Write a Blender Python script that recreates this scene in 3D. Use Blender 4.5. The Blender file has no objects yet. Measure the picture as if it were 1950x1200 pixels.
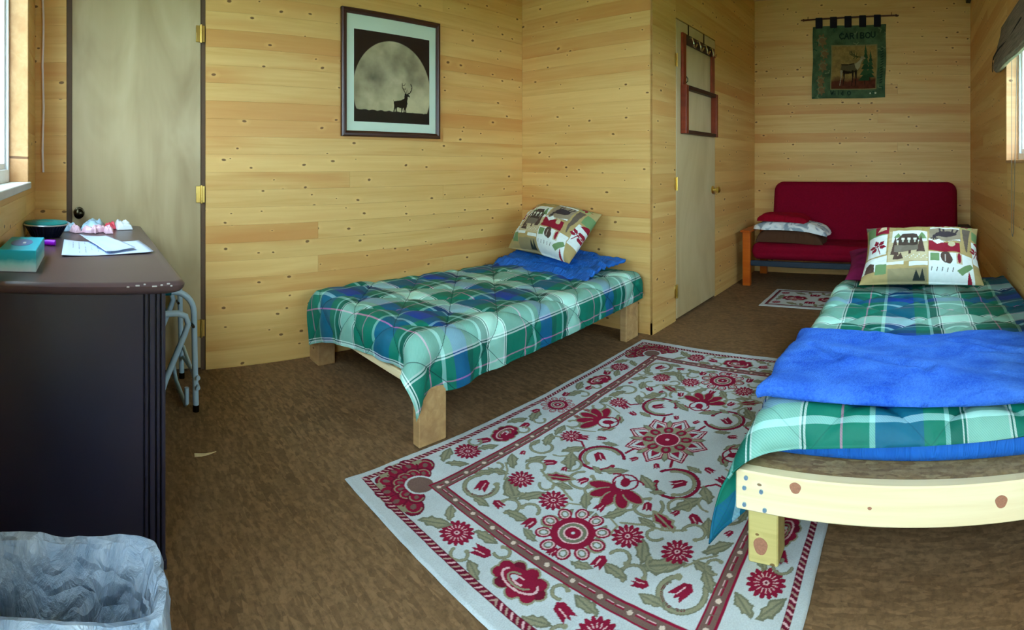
import bpy, bmesh, math, random
import numpy as np
from mathutils import Vector, Matrix

random.seed(7)
rng = np.random.default_rng(11)
PI = math.pi
scene = bpy.context.scene
col = scene.collection

# ---------------------------------------------------------------- camera
# The photograph is a swept phone panorama: a cylindrical projection.
CAM_H = 1.12
cd = bpy.data.cameras.new('camera')
cam = bpy.data.objects.new('camera', cd)
col.objects.link(cam)
cam.location = (0, 0, CAM_H)
U0, U1 = -1737.7 / 996.07, (1950 - 1737.7) / 996.07
UC = 0.5 * (U0 + U1)
cam.rotation_euler = (PI / 2, 0, -UC)
cd.type = 'PANO'
cd.panorama_type = 'CENTRAL_CYLINDRICAL'
cd.central_cylindrical_range_u_min = U0 - UC
cd.central_cylindrical_range_u_max = U1 - UC
cd.central_cylindrical_range_v_min = -(1200 - 312.16) / 1042.6
cd.central_cylindrical_range_v_max = 312.16 / 1042.6
cd.central_cylindrical_radius = 1.0
cd.clip_start = 0.01
scene.camera = cam

# ---------------------------------------------------------------- sky, exposure
vs = scene.view_settings
vs.view_transform = 'Standard'
vs.look = 'None'
vs.gamma = 1.0
vs.use_curve_mapping = False
vs.exposure = 1.9
w = bpy.data.worlds.new('sky')
scene.world = w
w.use_nodes = True
nt = w.node_tree
nt.nodes.clear()
wo = nt.nodes.new('ShaderNodeOutputWorld')
wb = nt.nodes.new('ShaderNodeBackground')
wb.inputs['Color'].default_value = (0.65, 0.87, 1.0, 1)
wb.inputs['Strength'].default_value = 4.2
nt.links.new(wb.outputs[0], wo.inputs[0])
scene.cycles.max_bounces = 7
scene.cycles.diffuse_bounces = 5
scene.cycles.glossy_bounces = 2
scene.cycles.transmission_bounces = 3
scene.cycles.transparent_max_bounces = 6
scene.cycles.caustics_reflective = False
scene.cycles.caustics_refractive = False
scene.cycles.use_adaptive_sampling = True
scene.cycles.adaptive_threshold = 0.06
scene.cycles.sample_clamp_indirect = 6.0

# room: world metres, camera above the origin, +Y towards the far end wall
XA, YB, XC, YD, XE, YF, ZC = -2.906, 3.143, -1.705, 5.476, 0.609, -0.311, 2.82
WIN1 = (-2.504, -1.30, 1.035, 2.22)      # x0, x1, z0, z1 in the front wall
WIN3 = (-.62, .42, .06, 2.10)            # glazed door behind the camera
WIN2 = (1.10, 3.328, 1.125, 1.93)        # y0, y1, z0, z1 in the right wall

def portal(loc, rot, sx, sy):
    l = bpy.data.lights.new('window_portal', 'AREA')
    l.shape = 'RECTANGLE'
    l.size, l.size_y = sx, sy
    l.cycles.is_portal = True
    o = bpy.data.objects.new('window_portal', l)
    o.location, o.rotation_euler = loc, rot
    col.objects.link(o)
portal(((WIN1[0] + WIN1[1]) / 2, YF - .16, (WIN1[2] + WIN1[3]) / 2), (PI / 2, 0, PI), WIN1[1] - WIN1[0], WIN1[3] - WIN1[2])
portal(((WIN3[0] + WIN3[1]) / 2, YF - .16, (WIN3[2] + WIN3[3]) / 2), (PI / 2, 0, PI), WIN3[1] - WIN3[0], WIN3[3] - WIN3[2])
portal((XE + .16, (WIN2[0] + WIN2[1]) / 2, (WIN2[2] + WIN2[3]) / 2), (PI / 2, 0, -PI / 2 + PI), WIN2[1] - WIN2[0], WIN2[3] - WIN2[2])

# ================================================================ helpers
def srgb(r, g, b):
    f = lambda c: ((c / 255) / 12.92 if c <= 10 else (((c / 255) + .055) / 1.055) ** 2.4)
    return (f(r), f(g), f(b))

def c4(c):
    return (c[0], c[1], c[2], 1.0)

class NT:
    def __init__(s, name):
        s.m = bpy.data.materials.new(name)
        s.m.use_nodes = True
        s.t = s.m.node_tree
        s.t.nodes.clear()
        s.out = s.n('ShaderNodeOutputMaterial')
        s.b = s.n('ShaderNodeBsdfPrincipled')
        s.l(s.b.outputs[0], s.out.inputs[0])
    def n(s, typ, **kw):
        x = s.t.nodes.new(typ)
        for k, v in kw.items():
            setattr(x, k, v)
        return x
    def l(s, a, b):
        s.t.links.new(a, b)
    def inp(s, node, key, v):
        if hasattr(v, 'is_output') or isinstance(v, bpy.types.NodeSocket):
            s.l(v, node.inputs[key])
        else:
            node.inputs[key].default_value = v
    def math(s, op, a, b=None, c=None, clamp=False):
        x = s.n('ShaderNodeMath', operation=op, use_clamp=clamp)
        s.inp(x, 0, a)
        if b is not None: s.inp(x, 1, b)
        if c is not None: s.inp(x, 2, c)
        return x.outputs[0]
    def vmath(s, op, a, b=None):
        x = s.n('ShaderNodeVectorMath', operation=op)
        s.inp(x, 0, a)
        if b is not None: s.inp(x, 1, b)
        return x.outputs[0]
    def mix(s, fac, a, b, mode='MIX'):
        x = s.n('ShaderNodeMixRGB', blend_type=mode)
        s.inp(x, 0, fac); s.inp(x, 1, a); s.inp(x, 2, b)
        return x.outputs[0]
    def ramp(s, fac, stops, interp='LINEAR'):
        x = s.n('ShaderNodeValToRGB')
        r = x.color_ramp
        r.interpolation = interp
        while len(r.elements) < len(stops): r.elements.new(0.5)
        for e, (p, c) in zip(r.elements, stops):
            e.position = p
            e.color = c4(c) if not isinstance(c, (int, float)) else (c, c, c, 1)
        s.inp(x, 0, fac)
        return x.outputs[0]
    def noise(s, vec, scale, detail=3, rough=.55, dist=0.0):
        x = s.n('ShaderNodeTexNoise')
        s.inp(x, 'Vector', vec)
        x.inputs['Scale'].default_value = scale
        x.inputs['Detail'].default_value = detail
        x.inputs['Roughness'].default_value = rough
        x.inputs['Distortion'].default_value = dist
        return x.outputs[0]
    def vor(s, vec, scale, feature='F1', rnd=1.0):
        x = s.n('ShaderNodeTexVoronoi', feature=feature)
        s.inp(x, 'Vector', vec)
        x.inputs['Scale'].default_value = scale
        x.inputs['Randomness'].default_value = rnd
        return x
    def mapping(s, vec, loc=(0, 0, 0), rot=(0, 0, 0), scale=(1, 1, 1)):
        x = s.n('ShaderNodeMapping')
        s.inp(x, 0, vec)
        x.inputs[1].default_value, x.inputs[2].default_value, x.inputs[3].default_value = loc, rot, scale
        return x.outputs[0]
    def obj(s):
        return s.n('ShaderNodeTexCoord').outputs['Object']
    def uv(s):
        return s.n('ShaderNodeTexCoord').outputs['UV']
    def bump(s, h, strength=.3, dist=.01):
        x = s.n('ShaderNodeBump')
        x.inputs['Strength'].default_value = strength
        x.inputs['Distance'].default_value = dist
        s.inp(x, 'Height', h)
        s.l(x.outputs[0], s.b.inputs['Normal'])
    def fin(s, color, rough=.6, spec=.4, metal=0.0, **kw):
        s.inp(s.b, 'Base Color', color if isinstance(color, bpy.types.NodeSocket) else c4(color))
        s.inp(s.b, 'Roughness', rough)
        s.b.inputs['Specular IOR Level'].default_value = spec
        s.b.inputs['Metallic'].default_value = metal
        for k, v in kw.items():
            s.b.inputs[k].default_value = v
        return s.m

def plain(name, c, rough=.6, spec=.4, metal=0.0, var=.12, nscale=25, bump=0.0, **kw):
    t = NT(name)
    n = t.noise(t.obj(), nscale, 4)
    cc = t.mix(n, c4([x * (1 - var) for x in c]), c4([min(1, x * (1 + var)) for x in c]))
    if bump:
        t.bump(n, bump, .004)
    return t.fin(cc, rough, spec, metal, **kw)

KNOT = (5.6, 10.0)
def pine(name, light, dark, orange, tone=1.0, knots=True, grainscale=1.0, rough=.5):
    """Pine boards: grain along local x, face seen in local x-z; tone differs from board to board."""
    t = NT(name)
    oi = t.n('ShaderNodeObjectInfo').outputs['Random']
    off = t.n('ShaderNodeCombineXYZ')
    t.inp(off, 0, t.math('MULTIPLY', oi, 91.0)); t.inp(off, 1, t.math('MULTIPLY', oi, 37.0)); t.inp(off, 2, t.math('MULTIPLY', oi, 53.0))
    v = t.vmath('ADD', t.obj(), off.outputs[0])
    warp = t.noise(t.mapping(v, scale=(3, 3, 9)), 1.0, 2)
    g = t.noise(t.mapping(v, scale=(1.3 * grainscale, 30, 30)), 1.0, 4, .6, .8)
    g2 = t.noise(t.mapping(v, scale=(.7, 9, 9)), 1.0, 2)
    base = t.mix(t.ramp(g, [(.30, 0.0), (.72, 1.0)]), c4(light), c4(dark))
    base = t.mix(t.math('MULTIPLY', t.ramp(g2, [(.52, 0.0), (.66, 1.0)]), .55), base, c4(orange))
    # board to board tone
    r2 = t.n('ShaderNodeTexWhiteNoise', noise_dimensions='1D')
    t.inp(r2, 'W', t.math('MULTIPLY', oi, 517.0))
    base = t.mix(t.ramp(r2.outputs[0], [(0, 0.0), (.62, 0.05), (1, .6)]), base, c4(orange))
    base = t.mix(t.ramp(oi, [(0, 0.0), (.7, 0.0), (1, .42)]), base, c4([min(1, x * 1.18) for x in light]))
    if knots:
        sx = t.n('ShaderNodeSeparateXYZ'); t.l(v, sx.inputs[0])
        cx = t.n('ShaderNodeCombineXYZ')
        t.inp(cx, 0, t.math('MULTIPLY_ADD', warp, .35, t.math('MULTIPLY', sx.outputs[0], KNOT[0]))); t.inp(cx, 1, t.math('MULTIPLY_ADD', warp, .35, t.math('MULTIPLY', sx.outputs[2], KNOT[1])))
        vo = t.vor(cx.outputs[0], 1.0)
        vo.voronoi_dimensions = '2D'
        sep = t.n('ShaderNodeSeparateColor'); t.l(vo.outputs['Color'], sep.inputs[0])
        on = t.math('GREATER_THAN', sep.outputs[0], .45)
        size = t.math('MULTIPLY_ADD', sep.outputs[1], .062, .034)
        k = t.math('SUBTRACT', 1.0, t.math('DIVIDE', vo.outputs['Distance'], size), clamp=True)
        halo = t.math('SUBTRACT', 1.0, t.math('DIVIDE', vo.outputs['Distance'], t.math('MULTIPLY', size, 3.0)), clamp=True)
        base = t.mix(t.math('MULTIPLY', t.math('MULTIPLY', halo, on), .35), base, c4([min(1, x * 1.25) for x in light]))
        kk = t.math('MULTIPLY', t.ramp(k, [(.05, 0.0), (.35, 1.0)]), on)
        base = t.mix(t.math('MULTIPLY', kk, .86), base, c4(srgb(96, 56, 24)))
    if tone != 1.0:
        base = t.mix(1.0, base, c4((tone, tone, tone)), 'MULTIPLY')
    return t.fin(base, rough, .35)

# ---- mesh building
class MB:
    def __init__(s):
        s.v, s.f, s.uv = [], [], None
    def add(s, vs, fs):
        k = len(s.v)
        s.v += [tuple(p) for p in vs]
        s.f += [tuple(i + k for i in f) for f in fs]
        return s
    def box(s, x0, x1, y0, y1, z0, z1):
        return s.add([(x, y, z) for z in (z0, z1) for y in (y0, y1) for x in (x0, x1)],
                     [(0, 2, 3, 1), (4, 5, 7, 6), (0, 1, 5, 4), (2, 6, 7, 3), (0, 4, 6, 2), (1, 3, 7, 5)])
    def rbox(s, x0, x1, y0, y1, z0, z1, r=.01, seg=2):
        bm = bmesh.new()
        bmesh.ops.create_cube(bm, size=1.0)
        for v in bm.verts:
            v.co = Vector(((x0 + x1) / 2 + v.co.x * (x1 - x0), (y0 + y1) / 2 + v.co.y * (y1 - y0), (z0 + z1) / 2 + v.co.z * (z1 - z0)))
        bmesh.ops.bevel(bm, geom=bm.edges[:], offset=r, segments=seg, profile=.5, affect='EDGES', clamp_overlap=True)
        bm.verts.index_update()
        s.add([v.co[:] for v in bm.verts], [[v.index for v in f.verts] for f in bm.faces])
        bm.free()
        return s
    def tube(s, pts, r, seg=10, cap=True):
        pts = [Vector(p) for p in pts]
        rs = r if isinstance(r, (list, tuple)) else [r] * len(pts)
        k0 = len(s.v)
        up = None
        for i, p in enumerate(pts):
            d = (pts[min(i + 1, len(pts) - 1)] - pts[max(i - 1, 0)]).normalized()
            if up is None:
                up = Vector((0, 0, 1)) if abs(d.z) < .9 else Vector((1, 0, 0))
            a = d.cross(up).normalized()
            up = a.cross(d).normalized()
            for j in range(seg):
                t = 2 * PI * j / seg
                s.v.append(tuple(p + (a * math.cos(t) + up * math.sin(t)) * rs[i]))
        n = len(pts)
        for i in range(n - 1):
            for j in range(seg):
                a, b = k0 + i * seg + j, k0 + i * seg + (j + 1) % seg
                s.f.append((a, b, b + seg, a + seg))
        if cap:
            s.f.append(tuple(k0 + j for j in range(seg))[::-1])
            s.f.append(tuple(k0 + (n - 1) * seg + j for j in range(seg)))
        return s
    def lathe(s, prof, origin=(0, 0, 0), axis='Z', seg=24):
        k0 = len(s.v)
        o = Vector(origin)
        for (r, h) in prof:
            for j in range(seg):
                t = 2 * PI * j / seg
                a, b = r * math.cos(t), r * math.sin(t)
                p = {'Z': (a, b, h), 'X': (h, a, b), 'Y': (b, h, a)}[axis]
                s.v.append(tuple(o + Vector(p)))
        for i in range(len(prof) - 1):
            for j in range(seg):
                a, b = k0 + i * seg + j, k0 + i * seg + (j + 1) % seg
                s.f.append((a, b, b + seg, a + seg))
        s.f.append(tuple(k0 + j for j in range(seg))[::-1])
        s.f.append(tuple(k0 + (len(prof) - 1) * seg + j for j in range(seg)))
        return s
    def prism(s, pts, axis, a0, a1):
        """2-d outline extruded along an axis ('X': pts are (y,z); 'Y': (x,z); 'Z': (x,y))"""
        n = len(pts)
        mk = {'X': lambda p, a: (a, p[0], p[1]), 'Y': lambda p, a: (p[0], a, p[1]), 'Z': lambda p, a: (p[0], p[1], a)}[axis]
        vs = [mk(p, a0) for p in pts] + [mk(p, a1) for p in pts]
        fs = [(i, (i + 1) % n, n + (i + 1) % n, n + i) for i in range(n)] + [tuple(range(n))[::-1], tuple(range(n, 2 * n))]
        return s.add(vs, fs)
    def xform(s, M, k0=0):
        for i in range(k0, len(s.v)):
            s.v[i] = tuple(M @ Vector(s.v[i]))
        return s

def arc(c, r, a0, a1, n, plane='YZ', x=0.0):
    out = []
    for i in range(n + 1):
        a = a0 + (a1 - a0) * i / n
        p, q = c[0] + r * math.cos(a), c[1] + r * math.sin(a)
        out.append({'YZ': (x, p, q), 'XZ': (p, x, q), 'XY': (p, q, x)}[plane])
    return out

def wloc(o):
    v = Vector((0, 0, 0))
    while o is not None:
        v += o.location
        o = o.parent
    return v

def setp(o, label=None, cat=None, group=None, kind=None):
    if label: o['label'] = label
    if cat: o['category'] = cat
    if group: o['group'] = group
    if kind: o['kind'] = kind
    return o

def thing(name, loc, label, cat, group=None):
    o = bpy.data.objects.new(name, None)
    o.empty_display_size = .1
    o.location = loc
    col.objects.link(o)
    return setp(o, label, cat, group)

def finish(name, me, mat, parent=None, smooth=False):
    o = bpy.data.objects.new(name, me)
    if mat is not None: me.materials.append(mat)
    col.objects.link(o)
    if parent is not None: o.parent = parent
    if smooth:
        me.shade_smooth()
    return o

def obj(name, mb, mat, parent=None, smooth=False, origin=None, auto=True):
    """mesh given in world coordinates; a child is stored relative to its parent, a top-level mesh relative to origin"""
    base = wloc(parent) if parent is not None else Vector(origin or (0, 0, 0))
    me = bpy.data.meshes.new(name)
    me.from_pydata([tuple(Vector(p) - base) for p in mb.v], [], mb.f)
    bm = bmesh.new(); bm.from_mesh(me)
    bmesh.ops.recalc_face_normals(bm, faces=bm.faces)
    bm.to_mesh(me); bm.free()
    o = finish(name, me, mat, parent, False)
    if smooth:
        me.shade_smooth()
        if auto:
            me.set_sharp_from_angle(angle=math.radians(40))
    if parent is None and origin is not None:
        o.location = origin
    return o

def grid_mesh(name, P, mat, parent=None, uv=None, colr=None, closed_back=None, origin=None, smooth=True):
    """P: (nv,nu,3) world points. closed_back: second (nv,nu,3) layer joined by a rim."""
    nv, nu = P.shape[:2]
    base = np.array(wloc(parent) if parent is not None else (origin or (0, 0, 0)), float)
    idx = np.arange(nv * nu).reshape(nv, nu)
    q = np.stack([idx[:-1, :-1], idx[:-1, 1:], idx[1:, 1:], idx[1:, :-1]], -1).reshape(-1, 4)
    V = P.reshape(-1, 3)
    N = nv * nu
    if closed_back is not None:
        V = np.concatenate([V, closed_back.reshape(-1, 3)])
        q2 = q[:, ::-1] + N
        ring = np.concatenate([idx[0, :-1], idx[:-1, -1], idx[-1, :0:-1], idx[:0:-1, 0]])
        nx = np.roll(ring, -1)
        q3 = np.stack([nx, ring, ring + N, nx + N], -1)
        q = np.concatenate([q, q2, q3])
    V = V - base
    me = bpy.data.meshes.new(name)
    me.vertices.add(len(V)); me.vertices.foreach_set('co', V.astype(np.float32).ravel())
    me.loops.add(q.size); me.loops.foreach_set('vertex_index', q.astype(np.int32).ravel())
    me.polygons.add(len(q))
    me.polygons.foreach_set('loop_start', (np.arange(len(q)) * 4).astype(np.int32))
    me.update(calc_edges=True)
    if uv is not None:
        U = uv.reshape(-1, 2)
        if closed_back is not None: U = np.concatenate([U, U])
        l = me.uv_layers.new(name='UVMap')
        l.data.foreach_set('uv', U[q.ravel()].astype(np.float32).ravel())
    if colr is not None:
        C = colr.reshape(-1, 3)
        if closed_back is not None: C = np.concatenate([C, C])
        a = me.color_attributes.new('Col', 'FLOAT_COLOR', 'POINT')
        a.data.foreach_set('color', np.concatenate([C, np.ones((len(C), 1))], 1).astype(np.float32).ravel())
    me.validate()
    o = finish(name, me, mat, parent, smooth)
    if parent is None and origin is not None: o.location = origin
    return o

def vnoise(X, Y, seed=0):
    """smooth 2-d value noise in [-1,1] for numpy arrays"""
    r = np.random.default_rng(seed).random((64, 64)) * 2 - 1
    xi, yi = np.floor(X).astype(int), np.floor(Y).astype(int)
    fx, fy = X - xi, Y - yi
    fx, fy = fx * fx * (3 - 2 * fx), fy * fy * (3 - 2 * fy)
    g = lambda a, b: r[a % 64, b % 64]
    return (g(xi, yi) * (1 - fx) + g(xi + 1, yi) * fx) * (1 - fy) + (g(xi, yi + 1) * (1 - fx) + g(xi + 1, yi + 1) * fx) * fy

def fbm(X, Y, seed=0, oct=4):
    a, s, out = 1.0, 1.0, 0
    for k in range(oct):
        out = out + a * vnoise(X * s, Y * s, seed + k); a *= .5; s *= 2.03
    return out

# ---- flat prints painted as vertex colours on a fine mesh
class Canvas:
    def __init__(s, x0, x1, y0, y1, nx, ny, bg):
        s.x = np.linspace(x0, x1, nx); s.y = np.linspace(y0, y1, ny)
        s.X, s.Y = np.meshgrid(s.x, s.y)
        s.a = np.empty((ny, nx, 3)); s.a[:] = srgb(*bg)
        s.M = None
    def _win(s, x0, x1, y0, y1):
        i0, i1 = np.searchsorted(s.x, x0), np.searchsorted(s.x, x1) + 1
        j0, j1 = np.searchsorted(s.y, y0), np.searchsorted(s.y, y1) + 1
        return slice(j0, j1), slice(i0, i1)
    def _put(s, w, m, c):
        if m.any():
            s.a[w][m] = srgb(*c)
    def tf(s, pts):
        p = np.array(pts, float)
        if s.M is not None: p = p @ s.M[:, :2].T + s.M[:, 2]
        return p
    def poly(s, pts, c):
        p = s.tf(pts)
        w = s._win(p[:, 0].min(), p[:, 0].max(), p[:, 1].min(), p[:, 1].max())
        X, Y = s.X[w], s.Y[w]
        if X.size == 0: return
        m = np.zeros(X.shape, bool)
        n = len(p)
        for i in range(n):
            (xa, ya), (xb, yb) = p[i], p[(i + 1) % n]
            if ya == yb: continue
            c1 = (ya > Y) != (yb > Y)
            m ^= c1 & (X < (xb - xa) * (Y - ya) / (yb - ya) + xa)
        s._put(w, m, c)
    def line(s, pts, wd, c, closed=False):
        p = s.tf(pts)
        if closed: p = np.concatenate([p, p[:1]])
        ws = wd if isinstance(wd, (list, tuple)) else [wd] * len(p)
        for i in range(len(p) - 1):
            (xa, ya), (xb, yb) = p[i], p[i + 1]
            h = max(ws[i], ws[i + 1]) / 2
            w = s._win(min(xa, xb) - h, max(xa, xb) + h, min(ya, yb) - h, max(ya, yb) + h)
            X, Y = s.X[w], s.Y[w]
            if X.size == 0: continue
            L = (xb - xa) ** 2 + (yb - ya) ** 2 + 1e-12
            t = np.clip(((X - xa) * (xb - xa) + (Y - ya) * (yb - ya)) / L, 0, 1)
            d = np.hypot(X - xa - t * (xb - xa), Y - ya - t * (yb - ya))
            s._put(w, d < (ws[i] + (ws[i + 1] - ws[i]) * t) / 2, c)
    def ell(s, cx, cy, rx, ry, c, rot=0.0, n=28, rough=0.0):
        k = np.arange(n) * 2 * PI / n
        f = 1 + (rough * np.sin(k * 7 + cx * 90) if rough else 0)
        x, y = rx * np.cos(k) * f, ry * np.sin(k) * f
        s.poly(np.stack([cx + x * math.cos(rot) - y * math.sin(rot), cy + x * math.sin(rot) + y * math.cos(rot)], 1), c)
    def rect(s, x0, x1, y0, y1, c):
        s.poly([(x0, y0), (x1, y0), (x1, y1), (x0, y1)], c)

def col_mat(name, rough=.85, spec=.2, bumpscale=0, bumps=.2, var=.1):
    t = NT(name)
    a = t.n('ShaderNodeVertexColor', layer_name='Col')
    n = t.noise(t.obj(), bumpscale or 60, 4)
    c = t.mix(1.0, a.outputs[0], t.ramp(n, [(0.2, 1 - var), (.8, 1 + var)]), 'MULTIPLY')
    if bumpscale: t.bump(n, bumps, .004)
    return t.fin(c, rough, spec)

# ---- draped cloth: a little position-based solver run once while building
def drape(P, du, dv, boxes, steps=220, pin=None, xlo=-99, xhi=99, yhi=99, bend=.25, thick=.012, damp=.985, fr=.5, iters=10, zlo=.02):
    nv, nu = P.shape[:2]
    idx = np.arange(nv * nu).reshape(nv, nu)
    p = P.reshape(-1, 3).copy()
    groups = []
    def addg(a, b, L, k):
        a, b = a.ravel(), b.ravel()
        groups.append((a, b, np.sqrt(((p[a] - p[b]) ** 2).sum(1)), k))
    for o in (0, 1):
        addg(idx[:, o:-1:2], idx[:, o + 1::2], du, 1.0)
        addg(idx[o:-1:2, :], idx[o + 1::2, :], dv, 1.0)
        dg = math.hypot(du, dv)
        addg(idx[o:-1:2, :-1], idx[o + 1::2, 1:], dg, .35)
        addg(idx[o:-1:2, 1:], idx[o + 1::2, :-1], dg, .35)
    B = 3
    for o in range(2 * B):
        ii = np.arange(o, nu - B, 2 * B)
        if len(ii) and o < 2 * B:
            addg(idx[:, ii], idx[:, ii + B], du * B, bend)
        jj = np.arange(o, nv - B, 2 * B)
        if len(jj):
            addg(idx[jj, :], idx[jj + B, :], dv * B, bend)
    prev = p.copy()
    for st in range(steps):
        vel = (p - prev) * damp
        prev = p.copy()
        p = p + np.clip(vel, -.02, .02)
        p[:, 2] -= .0012
        for it in range(iters):
            for a, b, L, k in groups:
                d = p[b] - p[a]
                n = np.sqrt((d * d).sum(1)) + 1e-9
                c = d * (.5 * k * (n - L) / n)[:, None]
                p[a] += c; p[b] -= c
            for lo, hi, r in boxes:
                ce, ha = (np.array(lo) + hi) / 2, (np.array(hi) - lo) / 2
                q = p - ce
                d = np.abs(q) - (ha - r)
                o = np.maximum(d, 0)
                on = np.sqrt((o * o).sum(1))
                dist = on + np.minimum(d.max(1), 0) - r
                m = dist < thick
                if m.any():
                    qm, dm, om, onm = q[m], d[m], o[m], on[m]
                    nn = np.where(onm[:, None] > 1e-9, om / np.maximum(onm, 1e-9)[:, None], np.eye(3)[dm.argmax(1)]) * np.sign(qm)
                    p[m] += nn * (thick - dist[m])[:, None]
                    prev[m] += (p[m] - prev[m]) * fr
            if pin is not None: p[pin] = P.reshape(-1, 3)[pin]
            p[:, 0] = np.clip(p[:, 0], xlo, xhi)
            p[:, 1] = np.minimum(p[:, 1], yhi)
            p[:, 2] = np.maximum(p[:, 2], zlo)
    return p.reshape(nv, nu, 3)

def upsample(P, k):
    def up(A):
        n = A.shape[0]
        t = np.linspace(0, n - 1, (n - 1) * k + 1)
        i = np.minimum(np.floor(t).astype(int), n - 2)
        f = (t - i).reshape((-1,) + (1,) * (A.ndim - 1))
        g = lambda j: A[np.clip(j, 0, n - 1)]
        a, b, c, d = g(i - 1), g(i), g(i + 1), g(i + 2)
        return b + .5 * f * (c - a + f * (2 * a - 5 * b + 4 * c - d + f * (3 * (b - c) + d - a)))
    return np.swapaxes(up(np.swapaxes(up(P), 0, 1)), 0, 1)

def gnormals(P):
    du = np.gradient(P, axis=1); dv = np.gradient(P, axis=0)
    n = np.cross(du, dv)
    return n / (np.linalg.norm(n, axis=2, keepdims=True) + 1e-9)

# ================================================================ materials
LIGHT, DARK, ORNG = srgb(230, 192, 120), srgb(216, 170, 96), srgb(206, 140, 70)
M = {}
M['pine'] = pine('pine_boards', LIGHT, DARK, ORNG)
M['backing'] = plain('wall_backing', srgb(120, 92, 52), .9)
M['jambwood'] = pine('window_jamb_pine', srgb(206, 160, 112), srgb(194, 144, 94), srgb(180, 126, 78))
M['lumber'] = pine('new_lumber', srgb(242, 228, 190), srgb(214, 186, 132), srgb(222, 190, 136), rough=.6)
M['post'] = pine('green_post_timber', srgb(206, 190, 120), srgb(182, 164, 96), srgb(168, 140, 84), rough=.65)
M['oldpost'] = pine('weathered_leg_timber', srgb(196, 160, 108), srgb(168, 128, 80), srgb(140, 104, 68), rough=.7)

def osb(name, c1, c2, c3):
    t = NT(name)
    v = t.obj()
    out = None
    for k, (rot, sc) in enumerate([(.3, (16, 60, 1)), (1.35, (20, 70, 1)), (2.3, (15, 52, 1)), (-.5, (24, 80, 1))]):
        vo = t.vor(t.mapping(v, loc=(k * 3.1, k * 1.7, 0), rot=(0, 0, rot), scale=sc), 1.0)
        sp = t.n('ShaderNodeSeparateColor'); t.l(vo.outputs['Color'], sp.inputs[0])
        c = t.ramp(sp.outputs[0], [(0, c2), (.5, c1), (1, c3)])
        out = c if out is None else t.mix(t.math('GREATER_THAN', sp.outputs[1], .55), out, c)
    big = t.noise(v, 1.1, 3)
    out = t.mix(t.ramp(big, [(.35, 0.0), (.68, .5)]), out, c4(c3))
    fine = t.noise(v, 46, 5, .7)
    out = t.mix(t.math('MULTIPLY', t.ramp(fine, [(.35, 1.0), (.55, 0.0)]), .45), out, c4([x * .45 for x in c2]))
    return t.fin(out, .62, .3)
M['floor'] = osb('brown_stained_strand_board', srgb(118, 91, 62), srgb(94, 70, 45), srgb(140, 108, 76))
M['osb'] = osb('strand_board', srgb(170, 140, 96), srgb(140, 108, 70), srgb(190, 164, 116))

def plywood(name, c1, c2, c3):
    t = NT(name)
    v = t.obj()
    n = t.noise(t.mapping(v, scale=(2.2, 2.2, .8)), 1.3, 3, .5, 1.6)
    f = t.noise(t.mapping(v, scale=(40, 40, 3)), 1.0, 4)
    c = t.ramp(n, [(.28, c2), (.5, c1), (.72, c3)])
    c = t.mix(t.math('MULTIPLY', f, .18), c, c4([x * .7 for x in c2]))
    return t.fin(c, .42, .45)
M['door'] = plywood('birch_door_skin', srgb(182, 162, 122), srgb(160, 138, 98), srgb(198, 180, 140))
M['door2'] = plywood('maple_door_skin', srgb(208, 186, 138), srgb(196, 172, 124), srgb(218, 198, 152))
M['jambdark'] = plain('dark_door_jamb', srgb(92, 72, 54), .7)
M['brass'] = plain('brass', srgb(226, 196, 110), .28, .5, 1.0)
M['knobdark'] = plain('dark_bronze', srgb(58, 52, 38), .25, .5, 1.0)
M['vinyl'] = plain('white_vinyl', srgb(236, 240, 244), .4)
M['glass'] = None
t = NT('window_glass')
tr = t.n('ShaderNodeBsdfTransparent'); tr.inputs[0].default_value = (.95, .97, .98, 1)
gl = t.n('ShaderNodeBsdfGlossy'); gl.inputs['Roughness'].default_value = .02
mx = t.n('ShaderNodeMixShader'); mx.inputs[0].default_value = .06
t.l(tr.outputs[0], mx.inputs[1]); t.l(gl.outputs[0], mx.inputs[2]); t.l(mx.outputs[0], t.out.inputs[0])
M['glass'] = t.m
M['ceiling'] = plain('pale_ceiling_board', srgb(214, 184, 132), .7)
M['grass'] = plain('meadow_grass', srgb(96, 124, 60), .9, var=.3, nscale=3)

# ================================================================ setting
def struct(name, mb, mat, label, cat='wall', parent=None):
    o = obj(name, mb, mat, parent)
    if parent is None: setp(o, label, cat, kind='structure')
    return o

ground = struct('ground_outside', MB().box(-14, 14, -14, 18, -.5, -.42), M['grass'], 'green meadow ground outside the windows', 'ground')
floor = struct('floor', MB().box(XA - .1, XE + .2, YF - .2, YD + .1, -.1, 0), M['floor'], 'brown stained strand board floor of the cabin', 'floor')
struct('ceiling', MB().box(XA - .1, XE + .2, YF - .2, YD + .1, ZC, ZC + .1), M['ceiling'], 'pale board ceiling above the bunk room', 'ceiling')
T = .018
wl = struct('wall_left', MB().box(XA - .12, XA - T, YF - .2, -.135, 0, ZC).box(XA - .12, XA - T, -.135, .649, 2.165, ZC).box(XA - .12, XA - T, .649, YB + .12, 0, ZC),
            M['backing'], 'long left wall of horizontal pine boards behind the picture')
wi = struct('wall_alcove', MB().box(XA - T, XC - T, YB + T, YB + .12, 0, ZC), M['backing'], 'pine board wall at the head of the left bed')
wc = struct('wall_closet', MB().box(XC - .12, XC - T, YB + .12, 3.507, 0, ZC).box(XC - T, XC - .0015, YB + .0015, YB + T, 0, ZC).box(XC - .12, XC - T, 3.507, 4.30, 2.165, ZC).box(XC - .12, XC - T, 4.30, YD + .12, 0, ZC),
            M['backing'], 'pine board wall around the narrow closet door')
wd = struct('wall_back', MB().box(XC - T, XE + .16, YD + T, YD + .12, 0, ZC), M['backing'], 'pine board end wall behind the red futon')
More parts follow.
